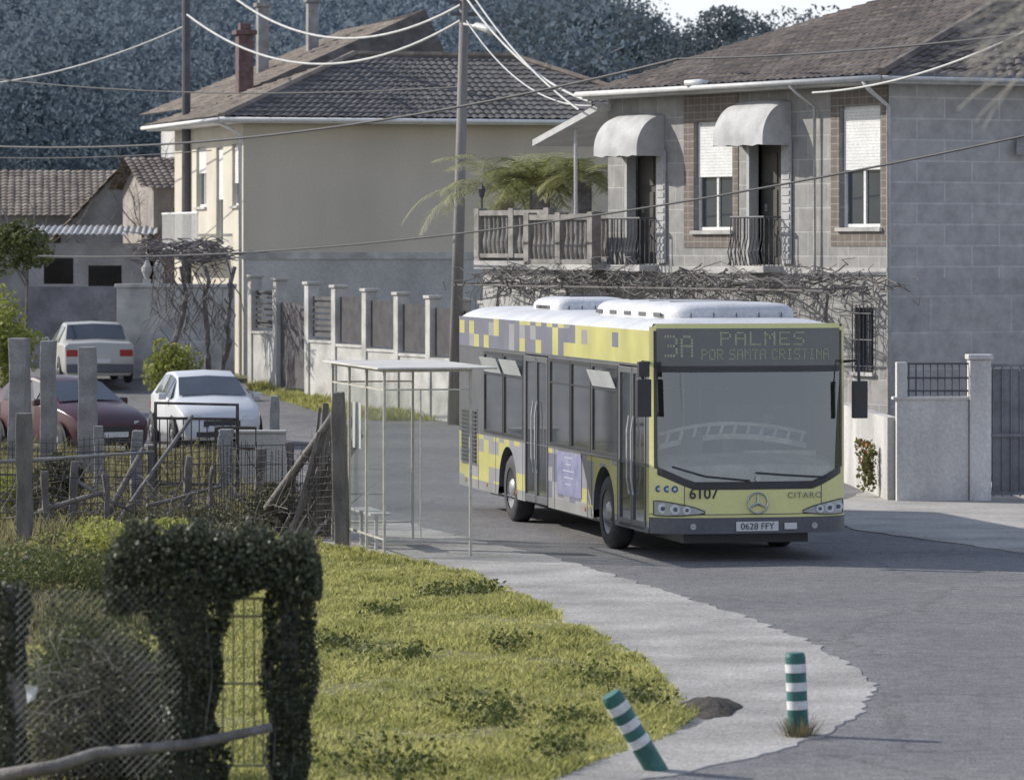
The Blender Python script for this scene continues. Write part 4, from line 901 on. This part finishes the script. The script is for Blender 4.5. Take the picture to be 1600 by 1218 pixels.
# ---------------- cars ----------------
TAIL=M('tail_lens',(.35,.03,.03),.25,.1,4)
def car(loc,rz_,paint,kind,label,name='parked_car'):
    e=empty(name,loc,rz_,label,'car','cars parked along the lane')
    if kind=='hatch':
        S=[(0,.60,.55,.58,.48),(.07,.74,.64,.68,.58),(.25,.80,.74,.80,.64),(.6,.83,.84,.91,.67),(.95,.84,.91,.98,.68),(1.7,.84,.93,1.37,.57),(2.2,.84,.94,1.46,.58),(3.1,.83,.96,1.42,.56),(3.65,.80,.97,1.05,.64),(3.85,.76,.80,.84,.6),(3.9,.70,.55,.6,.5)]; ws=(4,5); rw=(7,8); sd=(5,6,7); L=3.9; wh=(.72,3.2)
    else:
        S=[(0,.66,.52,.55,.58),(.05,.80,.62,.68,.66),(.3,.85,.78,.82,.70),(1.0,.87,.86,.90,.72),(1.45,.87,.89,.94,.72),(2.1,.87,.9,1.36,.64),(2.7,.87,.91,1.44,.65),(3.4,.87,.92,1.40,.64),(3.85,.86,.94,1.02,.72),(4.35,.85,.94,1.0,.74),(4.54,.83,.90,.96,.74),(4.6,.80,.55,.6,.70)]; ws=(4,5); rw=(7,8); sd=(5,6,7); L=4.6; wh=(.85,3.6)
    def ring(s):
        y,hw,zbl,zt,ht=s; h=[(hw*.88,.20),(hw*.97,.30),(hw,.5 if zbl>.58 else zbl*.8),(hw*.985,zbl),(ht,zt)]
        r=[(x,y,z) for x,z in h]+[(0,y,zt+.03)]+[(-x,y,z) for x,z in h[::-1]]; return r
    R=[ring(s) for s in S]; b=B(); b.grid(R); b.poly(R[0]); b.poly(R[-1]); bot=[r[0] for r in R]+[r[-1] for r in R[::-1]]; b.poly(bot)
    bo=b.obj('body',e,[paint],smooth=True,bevel=.025,seg=3)
    def outward(q,c,off):
        q=[Vector(p) for p in q]; n=(q[1]-q[0]).cross(q[3]-q[0]).normalized()
        m=sum(q,Vector())/4
        if n.dot(m-c)<0: n=-n
        return [p+n*off for p in q]
    cc=Vector((0,L*.5,.7))
    def top(i,s): return Vector(R[i][4 if s>0 else 6])
    for (i0,i1),nm in ((ws,'windshield'),(rw,'rear_window')):
        q=[top(i0,-1),top(i0,1),top(i1,1),top(i1,-1)]
        c0=Vector(R[i0][5]);c1=Vector(R[i1][5]); b=B(); 
        for a_,b_,c2,d2 in ((q[0],c0,c1,q[3]),(c0,q[1],q[2],c1)):
            qq=[a_.lerp(d2,.06),b_.lerp(c2,.06),b_.lerp(c2,.93),a_.lerp(d2,.93)]; b.poly(outward(qq,cc,.018))
        b.obj(nm,e,[DGLASS],fix=False)
    for s in (1,-1):
        b=B()
        for k in range(3):
            i0=sd[0]-1+k; i1=i0+1
            q=[Vector(R[i0][3 if s>0 else 7]),Vector(R[i1][3 if s>0 else 7]),top(i1,s),top(i0,s)]
            def bi(a,c): return (q[0].lerp(q[1],a)).lerp(q[3].lerp(q[2],a),c)
            if k==0: pp=[bi(.3,.1),bi(.96,.1),bi(.96,.88),bi(.9,.88)]
            else: pp=[bi(.03,.1),bi(.95,.1),bi(.95,.88),bi(.03,.88)]
            b.poly(outward(pp,Vector((0,pp[0].y,.7)),.018))
        b.obj('side_window',e,[DGLASS],fix=False)
        for yy in wh: 
            bb=B(); n=14; x=s*.872
            bb.poly([(x,yy-.35*math.cos(math.pi*k/n),.30+.35*math.sin(math.pi*k/n)) for k in range(n+1)]); bb.obj('wheel_arch',e,[BLK_],fix=False)
            wheel_mesh(e,s*.885,yy,.30,.18,s)
        b=B(); b.box(s*.86 if s>0 else -1.02,1.02 if s>0 else -.86,1.35,1.47,.93,1.06); b.obj('wing_mirror',e,[paint],bevel=.03)
        b=B(); x0,x1=(.40,.72); b.grid([[(s*x,.03+.16*((x-.3)/.42)**2-.03,z) for x in (x0,.5,.6,.68,.74)] for z in (.52,.66)]); b.obj('headlight',e,[HLg],fix=False)
        b=B(); b.box(min(s*.48,s*.79),max(s*.48,s*.79),L-.13,L-.03 if kind=='hatch' else L+.0,.66,.82); b.obj('tail_light',e,[TAIL],bevel=.015)
    b=B(); b.box(-.36,.36,-.012,.05,.44,.56); b.obj('grille',e,[BLK_]); b=B(); b.box(-.5,.5,-.014,.05,.24,.34); b.obj('air_intake',e,[BLK_])
    for y0,y1,z0,z1 in ((-.03,-.014,.36,.46),(L-.0,L+.045,.5,.6)): b=B(); b.box(-.26,.26,y0,y1,z0,z1); b.obj('number_plate',e,[PLM])
    b=B(); b.box(-.80,.80,L-.04,L+.05,.28,.48); b.obj('rear_bumper',e,[DG if kind!='hatch' else paint],bevel=.02)
    return e
CW=M('car_white',(.64,.65,.67),.25,.03,1,fine=.01,spec=.6); CS=M('car_silver',(.42,.41,.38),.28,.05,1,fine=.01,metal=.1); CR=M('car_maroon',(.07,.025,.032),.25,.05,1,fine=.01,spec=.6)
p=sv(347,87,380); car((p.x,87,gz(87)),math.radians(14),CW,'hatch','white hatchback parked facing the fence beside the lane')
e=car((-10.72,110.6,.66),math.radians(192),CS,'sedan','boxy beige-grey saloon parked with its rear toward the lane')
p=sv(160,84,380); car((p.x+.2,84.6,-.02),math.radians(34),CR,'hatch','dark red car parked behind the granite posts')
# ---------------- bus shelter ----------------
S=empty('bus_shelter',(-1.62,56.9,.018),bt+.01,'glazed bus shelter with pale metal frame at the kerb','bus shelter')
sw,sl_,sh_=1.12,3.5,2.36
SG=glass('shelter_glass',(.95,.96,.955),.05,.03,.03,(.65,.65,.62),fres=False)
SF=M('shelter_frame',(.52,.50,.43),.5,.12,4,metal=.2)
for (x,y) in ((0,0),(sw,0),(0,sl_),(sw*.98,sl_),(0,sl_/3),(0,sl_*2/3)):
    b=B(); b.box(x-.018,x+.018,y-.018,y+.018,0,sh_); b.obj('post',S,[SF],bevel=.005)
b=B(); b.box(-.12,sw+.32,-.15,sl_+.15,sh_+.02,sh_+.045); b.box(-.018,sw+.018,-.018,sl_+.018,sh_-.015,sh_+.02,1); b.obj('roof',S,[M('shelter_roof',(.56,.54,.50),.5,.15,2),SF],bevel=.006)
b=B()
for z in (.22,2.12): b.box(.019,sw-.019,-.011,.011,z-.011,z+.011)
b.box(sw*.42-.008,sw*.42+.008,-.010,.010,.232,2.108)
for k in range(3):
    for z in (.22,2.12): b.box(-.011,.011,sl_*k/3+.019,sl_*(k+1)/3-.019,z-.011,z+.011)
for z in (.22,2.12): b.box(.019,sw-.045,sl_-.011,sl_+.011,z-.011,z+.011)
b.obj('frame',S,[SF])
gl_=[(.03,sw-.03,-.004,.004)]+[(-.004,.004,sl_*k/3+.03,sl_*(k+1)/3-.03) for k in range(3)]+[(.03,sw-.06,sl_-.004,sl_+.004)]
for bx in gl_: b=B(); b.box(*bx,.25,2.10); b.obj('glass_panel',S,[SG])
b=B(); b.box(.06,.34,1.2,2.7,.45,.48); b.box(.16,.20,1.4,1.44,0,.45); b.box(.16,.20,2.4,2.44,0,.45); b.obj('bench',S,[PIPE])
b=B(); b.box(.008,.012,1.6,2.15,1.3,1.9); b.obj('timetable',S,[PLM])
# ---------------- bollards ----------------
BGn=M('bollard_green',(.04,.14,.125),.5,.25,6); RW=M('reflective_white',(.66,.67,.67),.45,.15,8)
def bollard(loc,rot,lab,h=.68):
    e=empty('bollard',loc,0,lab,'bollard','green and white road bollards'); e.rotation_euler=rot
    r=.083; n=24
    b=B(); b.tube([(0,0,-.05),(0,0,h-.03)],r,n); b.tube([(0,0,h-.031),(0,0,h),(0,0,h+.001)],r,n,r2=r*.75); b.obj('post',e,[BGn],smooth='auto')
    for z in (h*.38,h*.6,h*.82): b=B(); b.tube([(0,0,z-.035),(0,0,z+.035)],r+.003,n); b.obj('reflective_band',e,[RW],smooth='auto')
    return e
Y=28000/(1150-380); bollard((448*Y/F,Y,0.0),(0,math.radians(-2.5),0),'upright green bollard with white bands and weeds at its base')
Y=28000/(1205-380); bollard((225*Y/F,Y,.02),(math.radians(8),math.radians(-31),0),'leaning green bollard with white bands, knocked sideways')
def tuft(u,v,n,h,r,mat,name='weed_tuft',label='tuft of dry weeds around the bollard base'):
    Y=28000/(v-380); X=(u-800)*Y/F; a=rng.uniform(0,6.28,n); q=np.stack([X+np.cos(a)*r*rng.random(n),Y+np.sin(a)*r*rng.random(n),np.zeros(n)],1)
    t=q+np.stack([np.cos(a)*h*rng.uniform(.2,1,n),np.sin(a)*h*rng.uniform(.2,1,n),h*rng.uniform(.4,1.1,n)],1); d=np.stack([-np.sin(a)*.004,np.cos(a)*.004,0*a],1)
    v_=np.stack([q-d,q+d,t+d*.3,t-d*.3],1).reshape(-1,3); o=npmesh(name,v_,np.arange(n*4).reshape(n,4),mat); thing(o,label,'plant')
DRY=foliage('dry_weed',(.08,.07,.04),(.24,.21,.12),.3)
tuft(1248,1152,240,.18,.15,DRY)
# ---------------- right boundary wall and gate ----------------
yy=69.4; xr=sv(1400,yy,380).x
rw=empty('boundary_wall',(xr,yy,0),math.radians(3),'rendered boundary wall with iron panel and gate pillar','wall')
CONL=M('light_render_wall',(.58,.56,.54),.9,.25,1.0,.3,20,zs=.35)
b=B(); b.box(0,1.12,-.09,.09,-.1,1.62); b.box(0,.16,-.1,.1,1.62,2.16,0); b.box(-.06,1.14,-.12,.12,1.58,1.625) ; b.obj('wall_panel',rw,[CONL],bevel=.01)
b=B(); b.box(1.13,1.46,-.16,.16,-.1,2.2); b.box(1.10,1.49,-.19,.19,2.2,2.28); b.obj('pillar',rw,[CONL],bevel=.015)
b=B()
for i in range(9): x=.2+i*.112; b.tube([(x,0,1.63),(x,0,2.12)],.012,6)
for z in (1.7,1.9,2.12): b.box(.16,1.13,-.015,.015,z,z+.03)
b.obj('iron_panel',rw,[IRON])
b=B()
for i in range(14): x=1.52+i*.14; b.tube([(x,0,.08),(x,0,2.1)],.015,6)
for z in (.1,1.0,2.08): b.box(1.48,3.4,-.02,.02,z,z+.05)
b.box(1.5,3.4,.022,.03,.12,2.05); b.obj('gate',rw,[M('grey_gate',(.20,.205,.22),.6,.2,3)])
b=B(); b.box(3.5,3.85,-.16,.16,-.1,2.2); b.obj('pillar',rw,[GRANL],bevel=.015)
b=B(); b.box(-.12,.05,.1,6.2,-.1,1.3); b.obj('side_wall',rw,[CONC])
LG=foliage('shrub_leaves',(.05,.065,.025),(.17,.19,.07),.25); YG=foliage('bright_shrub',(.14,.17,.04),(.46,.47,.14),.4); DB=foliage('bramble',(.06,.06,.043),(.17,.165,.105),.2)
p=sv(1350,70.5,700); e=empty('flower_bush',(p.x,70.5,0),0,'small yellow-green bush with orange flowers at the house corner','bush')
q=lobes_pts((0,0,.5),(.22,.25,.45),12,45); v,f=leaf_quads(q,.075); npmesh('foliage',v,f,foliage('mixed_leaf',(.08,.09,.03),(.30,.29,.11),.3),parent=e); q=lobes_pts((0,-.1,.75),(.18,.2,.25),6,5); v,f=leaf_quads(q,.05,.9); o=npmesh('flower',v,f,M('orange_petal',(.45,.15,.06),.7),parent=e); o['kind']='stuff'
# ---------------- left field ----------------
def gpost(u0,u1,vt,Y,lab='rough granite fence post standing in weeds',tilt=0,mat=GRAN,vb=None):
    u=(u0+u1)/2; p=sv(u,Y,vt); wd=(u1-u0)*Y/F; b=B(); n=6; rows=[]
    for k in range(n+1):
        z=-.1+(p.z+.1)*k/n; j=lambda:random.uniform(-.02,.02); h=wd/2
        rows.append([(-h+j(),-h+j(),z),(h+j(),-h+j(),z),(h+j(),h+j(),z),(-h+j(),h+j(),z)]); rows[-1].append(rows[-1][0])
    b.grid(rows); b.poly(rows[-1][:4]); o=b.obj('fence_post',None,[mat],loc=(p.x,Y,0),rot=(0,tilt,random.uniform(-.3,.3)),bevel=.015); thing(o,lab,'post','granite and wooden fence posts in the field')
gpost(16,44,528,76); gpost(64,86,532,77); gpost(124,150,542,75); gpost(27,49,645,58.5,mat=WOODG); gpost(202,218,672,63,tilt=.03); gpost(147,162,665,70); gpost(343,364,670,67); gpost(232,243,695,66,tilt=-.03,mat=WOODG)
gpost(523,544,612,58.8,'dark weathered wooden post beside the bus shelter',-.02,WOODG); gpost(422,436,618,80,'granite post behind the white car')
for (a,c,vt,Y,t) in ((395,408,700,64,.05),(455,466,690,63,-.06),(105,116,720,61,.06),(70,80,735,60,-.05),(285,296,712,62,.04),(168,177,740,60,-.08),(320,328,730,61.5,.07)): gpost(a,c,vt,Y,'grey wooden stake in the weeds',t,WOODG)
RU=M('rusty_iron',(.085,.075,.07),.85,.3,8)
e=empty('iron_gate',(sv(307,68,380).x,68,0),.05,'rusty open iron gate frame in the field','gate')
b=B(); x0,x1=-.62,.62; b.tube([(x0,0,0),(x0,0,1.58),(x1,0,1.55),(x1,0,0)],.035,6); b.tube([(x0,0,1.35),(x1,0,1.33)],.024,6); b.tube([(x0,0,.35),(x1,0,.33)],.024,6)
for i in range(10): b.tube([(x0+.12*(i+.5),0,.35),(x0+.12*(i+.5),0,1.34)],.010,5)
b.tube([(.3,-.05,1.2),(.3,-.05,.9),(.9,-.05,.88),(.9,-.05,1.2),(.3,-.05,1.2)],.028,5); b.obj('frame',e,[RU])
for k in range(26):
    x=sv(498+random.uniform(-14,26),60.6,380).x; L=random.uniform(1.2,1.9); a=math.radians(random.uniform(-34,-2)); b=B(); wv=random.uniform(.02,.045); b.box(-wv,wv,-.012,.012,0,L,0)
    o=b.obj('wooden_plank',None,[WOODG],loc=(x-L*math.sin(-a)*.5-.05,60.6+random.uniform(-.5,.8),0),rot=(random.uniform(-.15,.15),-a,random.uniform(-.4,.4)),bevel=.004); thing(o,'weathered wooden stake leaning beside the shelter','plank','weathered stakes leaning in a bundle')
def rail(u0,v0,Y0,u1,v1,Y1,r,lab,mat=WOODG,nm='fence_rail'):
    p=sv(u0,Y0,v0); q=sv(u1,Y1,v1); b=B(); b.tube([p,p.lerp(q,.33)+Vector((0,0,random.uniform(-.03,.03))),p.lerp(q,.66)+Vector((0,0,random.uniform(-.03,.03))),q],r,7,r2=r*.8); thing(b.obj(nm,None,[mat],smooth=True),lab,'rail','wooden rails in the field')
rail(418,795,61,527,640,60,.07,'long weathered beam leaning against the post'); rail(160,820,62,225,700,62,.05,'grey branch propped between fence posts'); rail(180,822,61,300,650,63,.035,'grey branch propped between fence posts')
rail(-10,722,58,240,706,62,.025,'grey horizontal rail of the field fence',GRAN); rail(-10,905,50,60,860,50,.04,'grey fallen branch in the weeds'); rail(60,800,60,160,770,60,.04,'grey fallen branch in the weeds'); rail(230,790,61,345,760,62,.03,'grey fallen branch in the weeds'); rail(110,745,61,210,800,61,.03,'grey fallen branch in the weeds')
for Y,vs_,u0,u1 in ((66,(690,720,750,780),180,520),(60,(700,740,780),-20,215)):
    for v_ in vs_: b=B(); p=sv(u0,Y,v_); q=sv(u1,Y+1,v_+4); b.tube([p,(p+q)/2-Vector((0,0,.04)),q],.007,4); thing(b.obj('fence_wire',None,[IRON]),'slack wire strand strung between fence posts','wire','fence wires in the field')
def woven(p0,p1,h,sp,r,lab,z0=.1):
    b=B(); p0=Vector(p0);p1=Vector(p1); L=(p1-p0).length; n=int(L/sp)
    for i in range(n+1): p=p0.lerp(p1,i/n); b.tube([p+Vector((0,0,z0)),p+Vector((random.uniform(-.03,.03),0,z0+h*random.uniform(.9,1.03)))],r,3,caps=False)
    for j in range(int(h/sp)+1): b.tube([p0+Vector((0,0,z0+j*sp)),p0.lerp(p1,.3)+Vector((0,0,z0+j*sp-.05)),(p0+p1)/2+Vector((0,0,z0+j*sp+.02)),p0.lerp(p1,.8)+Vector((0,0,z0+j*sp-.06)),p1+Vector((0,0,z0+j*sp))],r,3,caps=False)
    thing(b.obj('wire_fence',None,[RU],fix=False),lab,'fence')
woven((sv(-20,62,380).x,62,0),(sv(330,63,380).x,63,0),1.2,.09,.006,'sagging woven wire fence across the weedy field')
woven((sv(330,63,380).x,63.05,0),(sv(525,59.5,380).x,59.5,0),1.15,.09,.006,'sagging woven wire fence across the weedy field')
b=B()
for i in range(170):
    p=sv(random.uniform(-20,520),random.uniform(59.5,64),0); p.z=random.uniform(0,.5); pts=[p]; d=Vector((random.uniform(-1,1),random.uniform(-.3,.3),random.uniform(.1,1))).normalized()
    for k in range(5): d=(d+Vector((random.uniform(-.4,.4),random.uniform(-.2,.2),random.uniform(-.4,.2)))).normalized(); p=p+d*.17; pts.append(p)
    b.tube(pts,.010,4,r2=.003)
o=b.obj('dead_stems',None,[VN]); o['kind']='stuff'
b=B(); b.box(-.4,.4,-.1,.1,0,.95); b.box(-.42,.42,-.13,.13,.95,1.0); thing(b.obj('low_wall',None,[CONC],loc=(sv(408,72,380).x,72,0),bevel=.02),'short grey block wall beside the iron gate','wall')
shrub('shrub',(sv(265,104,380).x,104,gz(104)+.7),(.75,.6,.75),14,150,.11,YG,'bright yellow-green shrub beside the lane')
shrub('shrub',(sv(5,100,380).x,100,1.9),(.9,.8,1.2),18,170,.12,YG,'green shrub spilling over the roadside wall')
shrub('shrub',(sv(25,112,380).x,112,3.9),(1.0,.8,.7),18,170,.11,LG,'dark round shrub by the low house')
shrub('shrub',(sv(90,62.6,380).x,62.6,.55),(.42,.4,.5),14,180,.06,DB,'dry brown bush among the fence posts')
shrub('shrub',(sv(20,64,380).x,64,.45),(.5,.5,.4),14,180,.06,YG,'low green bush among the fence posts')
shrub('shrub',(sv(290,60,380).x,60,.2),(.9,.8,.35),16,200,.055,DB,'low bramble clump in the dry field')
shrub('shrub',(sv(440,61.5,380).x,61.5,.3),(.6,.7,.4),16,200,.055,DB,'low bramble clump in the dry field')
shrub('shrub',(sv(100,48,380).x,48,.45),(1.2,1.2,.45),20,260,.05,LG,'dark ivy clump covering a fallen fence')
shrub('shrub',(sv(200,55,380).x,55,.3),(1.0,1.2,.4),18,220,.055,YG,'green weeds in the field')
shrub('shrub',(sv(370,57,380).x,57,.15),(.9,1.0,.32),16,200,.055,DB,'low bramble clump in the dry field')
def bare(name,loc_,h,n,spread,lab,r=.03,mat=None):
    e=empty(name,loc_,0,lab,'tree'); b=B(); b.tube([(0,0,0),(.05,0,h*.3),(0,.05,h*.5)],r*2.4,7,r2=r*1.5)
    for i in range(n):
        p=Vector((0,.03,h*random.uniform(.3,.5))); d=Vector((random.uniform(-1,1)*spread,random.uniform(-.6,.6)*spread,random.uniform(.5,1))).normalized(); pts=[p]; L=h*random.uniform(.3,.6)/6
        for k in range(6):
            d=(d+Vector((random.uniform(-.3,.3),random.uniform(-.3,.3),random.uniform(-.15,.3)))).normalized(); p=p+d*L; pts.append(p)
            for q in range(2):
                t=p+Vector((random.uniform(-.5,.5),random.uniform(-.4,.4),random.uniform(0,.6)))*L*2.2; b.tube([p,(p+t)/2+Vector((0,0,L*.3)),t],r*.25,4,r2=r*.1,caps=False)
        b.tube(pts,r*.8,5,r2=r*.25)
    b.obj('trunk',e,[mat or VN]); return e
bare('bare_tree',(sv(235,126,380).x,126,.9),6.5,16,1.1,'leafless grey tree beside the low houses')
bare('bare_tree',(sv(40,126,380).x,126,.9),5.5,14,1.1,'leafless grey tree beside the low houses')
e=empty('bare_tree',(2.75,20,0),0,'leafless tree whose pale twigs hang over the roof corner','tree'); b=B(); b.tube([(0,0,0),(.1,0,3),(0,.1,6.2)],.08,8,r2=.04)
for i in range(80):
    p=Vector((-.25,.05,random.uniform(4.85,5.5))); d=Vector((-1,random.uniform(-.5,.5),random.uniform(-.35,.25))).normalized(); pts=[p]
    for k in range(7):
        d=(d+Vector((random.uniform(-.2,.2),random.uniform(-.3,.3),random.uniform(-.35,.25)))).normalized(); p=p+d*random.uniform(.05,.11); pts.append(p)
    b.tube(pts,.005,4,r2=.0025)
b.obj('trunk',e,[M('pale_twig',(.46,.43,.39),.9)])
# ---------------- foreground ivy fence ----------------
IV=foliage('ivy_leaves',(.035,.043,.03),(.125,.137,.085),.15,.4)
IW=empty('ivy_gateway',(-1.7,30,0),0,'old gateway smothered in dark ivy with flat top','gateway')
def ob2(pts,size,name,mat=IV): 
    p=np.asarray(pts)-np.array([-1.7,30,0]); v,f=leaf_quads(p,size,.8); return npmesh(name,v,f,mat,parent=IW)
def pillar_pts(x,y,w,z0,z1,n):
    z=rng.uniform(z0,z1,n); a=rng.uniform(0,2*np.pi,n); rr_=w*(.85+.16*np.sin(z*5+x*3)+.12*np.sin(z*13+a*2))*rng.uniform(.5,1.12,n)**.6; return np.stack([x+np.cos(a)*rr_,y+np.sin(a)*rr_,z],1)
pp=[pillar_pts(-1.49,30,.18,0,1.85,11000),pillar_pts(-2.16,30,.26,0,1.8,14000)]
arch=[]
for i in range(19000):
    x=rng.uniform(-2.72,-1.28); t=(x+2.72)/1.44; e0=min(1,t/.10)**.5*min(1,(1-t)/.07)**.5; top=1.80+(.33-.10*t+.035*math.sin(x*17)+.025*math.sin(x*41))*e0+rng.normal(0,.02); bot=1.66-.05*math.sin(x*9)-(.10 if x<-2.4 else 0); arch.append((x,30+rng.normal(0,.13),rng.uniform(bot,top)))
pp.append(np.array(arch)); ob2(np.concatenate(pp),.032,'ivy')
b=B(); b.box(.15,.27,-.07,.07,0,1.82); b.box(-.56,-.36,-.08,.08,0,1.8); b.box(-.85,.32,-.05,.05,1.76,1.86); b.obj('frame',IW,[WOODG])
b=B()
for i in range(10):
    x=random.choice((-.46,.21))+random.uniform(-.12,.12); p=Vector((x,-.12+random.uniform(-.05,.05),random.uniform(0,.6))); pts=[p]
    for k in range(6): p=p+Vector((random.uniform(-.05,.05),random.uniform(-.03,.02),random.uniform(.1,.25))); pts.append(p)
    b.tube(pts,.006,4,r2=.004)
for i in range(60):
    x=random.uniform(-1.0,.4); p=Vector((x,random.uniform(-.1,.1),1.8+random.uniform(0,.2))); pts=[p]; d=Vector((random.uniform(-.7,.7),0,1)).normalized()
    for k in range(4): d=(d+Vector((random.uniform(-.4,.4),0,random.uniform(-.3,.3)))).normalized(); p=p+d*.055; pts.append(p)
    b.tube(pts,.0035,4,r2=.002)
b.obj('stem',IW,[VN])
YI=M('faded_yellow_iron',(.40,.39,.21),.7,.2,6)
b=B(); e=empty('garden_gate',(-1.80,30.05,0),0,'narrow faded yellow iron garden gate between ivy posts','gate')
for x in (-.14,-.07,0.0,.07,.13): b.tube([(x,0,.5),(x,0,1.62)],.007,5)
for z in (.5,1.05,1.5,1.62): b.tube([(-.14,0,z),(.14,0,z)],.010,5)
b.obj('bar',e,[YI])
e=empty('ivy_post',(sv(16,30,910).x,30,0),0,'dark wooden fence post wrapped in ivy','post'); pz=sv(18,30,915).z
b=B(); b.tube([(0,0,0),(.02,0,1.0),(0,0,pz)],.09,10,r2=.07); b.obj('post',e,[WOODG],smooth=True)
q=pillar_pts(0,0,.125,0,pz+.03,6500); v,f=leaf_quads(q,.032,.8); npmesh('ivy',v,f,IV,parent=e)
b=B(); b.tube([sv(-20,29.5,1215),sv(90,29.5,1196),sv(150,29.5,1176),sv(300,29.5,1162),sv(425,29.5,1135)],.05,9,r2=.032); thing(b.obj('wooden_log',None,[WOODG],smooth=True),'weathered log lying along the foot of the fence','log')
b=B(); x0,x1,z0,z1=-3.3,-2.2,.45,1.7; st=.055
k=-(z1-z0)
while k<(x1-x0):
    a0=max(0,k); a1=min(x1-x0,k+(z1-z0))
    if a1>a0:
        b.tube([(x0+a0,29.8,z0+a0-k),(x0+a1,29.8,z0+a1-k)],.0017,3,caps=False); b.tube([(x0+a0,29.805,z1-(a0-k)),(x0+a1,29.805,z1-(a1-k))],.0017,3,caps=False)
    k+=st
thing(b.obj('chain_link_fence',None,[M('dull_wire',(.24,.24,.24),.7,.3,5)],fix=False),'rusty chain link mesh between the wooden posts','fence')
BL='tangled dark bramble bush behind the wire fence'
shrub('bramble_bush',(-2.80,31.0,.6),(.60,.6,.80),34,560,.036,DB,BL,'bush')
shrub('bramble_bush',(-2.95,31.8,.85),(.55,.5,.60),26,520,.036,LG,BL,'bush')
shrub('bramble_bush',(-3.3,33.5,.5),(.8,.8,.6),24,300,.04,DB,BL,'bush')
shrub('bramble_bush',(-2.2,28.9,.0),(1.3,.4,.36),24,420,.034,DB,'tangled dark bramble bush at the gate foot','bush')
b=B()
for i in range(70):
    p=Vector((random.uniform(-3.35,-2.3),random.uniform(30.2,31.2),random.uniform(.2,1.1))); pts=[p]; d=Vector((random.uniform(-1,1),random.uniform(-.4,.4),random.uniform(-.3,1))).normalized()
    for k in range(6): d=(d+Vector((random.uniform(-.35,.35),random.uniform(-.3,.3),random.uniform(-.35,.2)))).normalized(); p=p+d*.1; pts.append(p)
    b.tube(pts,.004,4,r2=.002)
thing(b.obj('dead_twigs',None,[M('grey_twig',(.24,.22,.20),.9)]),'mass of dead grey twigs in the bramble','bush')
b=B(); b.poly([(0,0,0),(.09,.01,-.02),(.07,.02,-.1),(.02,0,-.13),(0.01,.03,-.06)]); thing(b.obj('litter',None,[PLM],loc=sv(38,29.7,1068)),'white scrap of plastic caught in the fence','litter')
print('done')
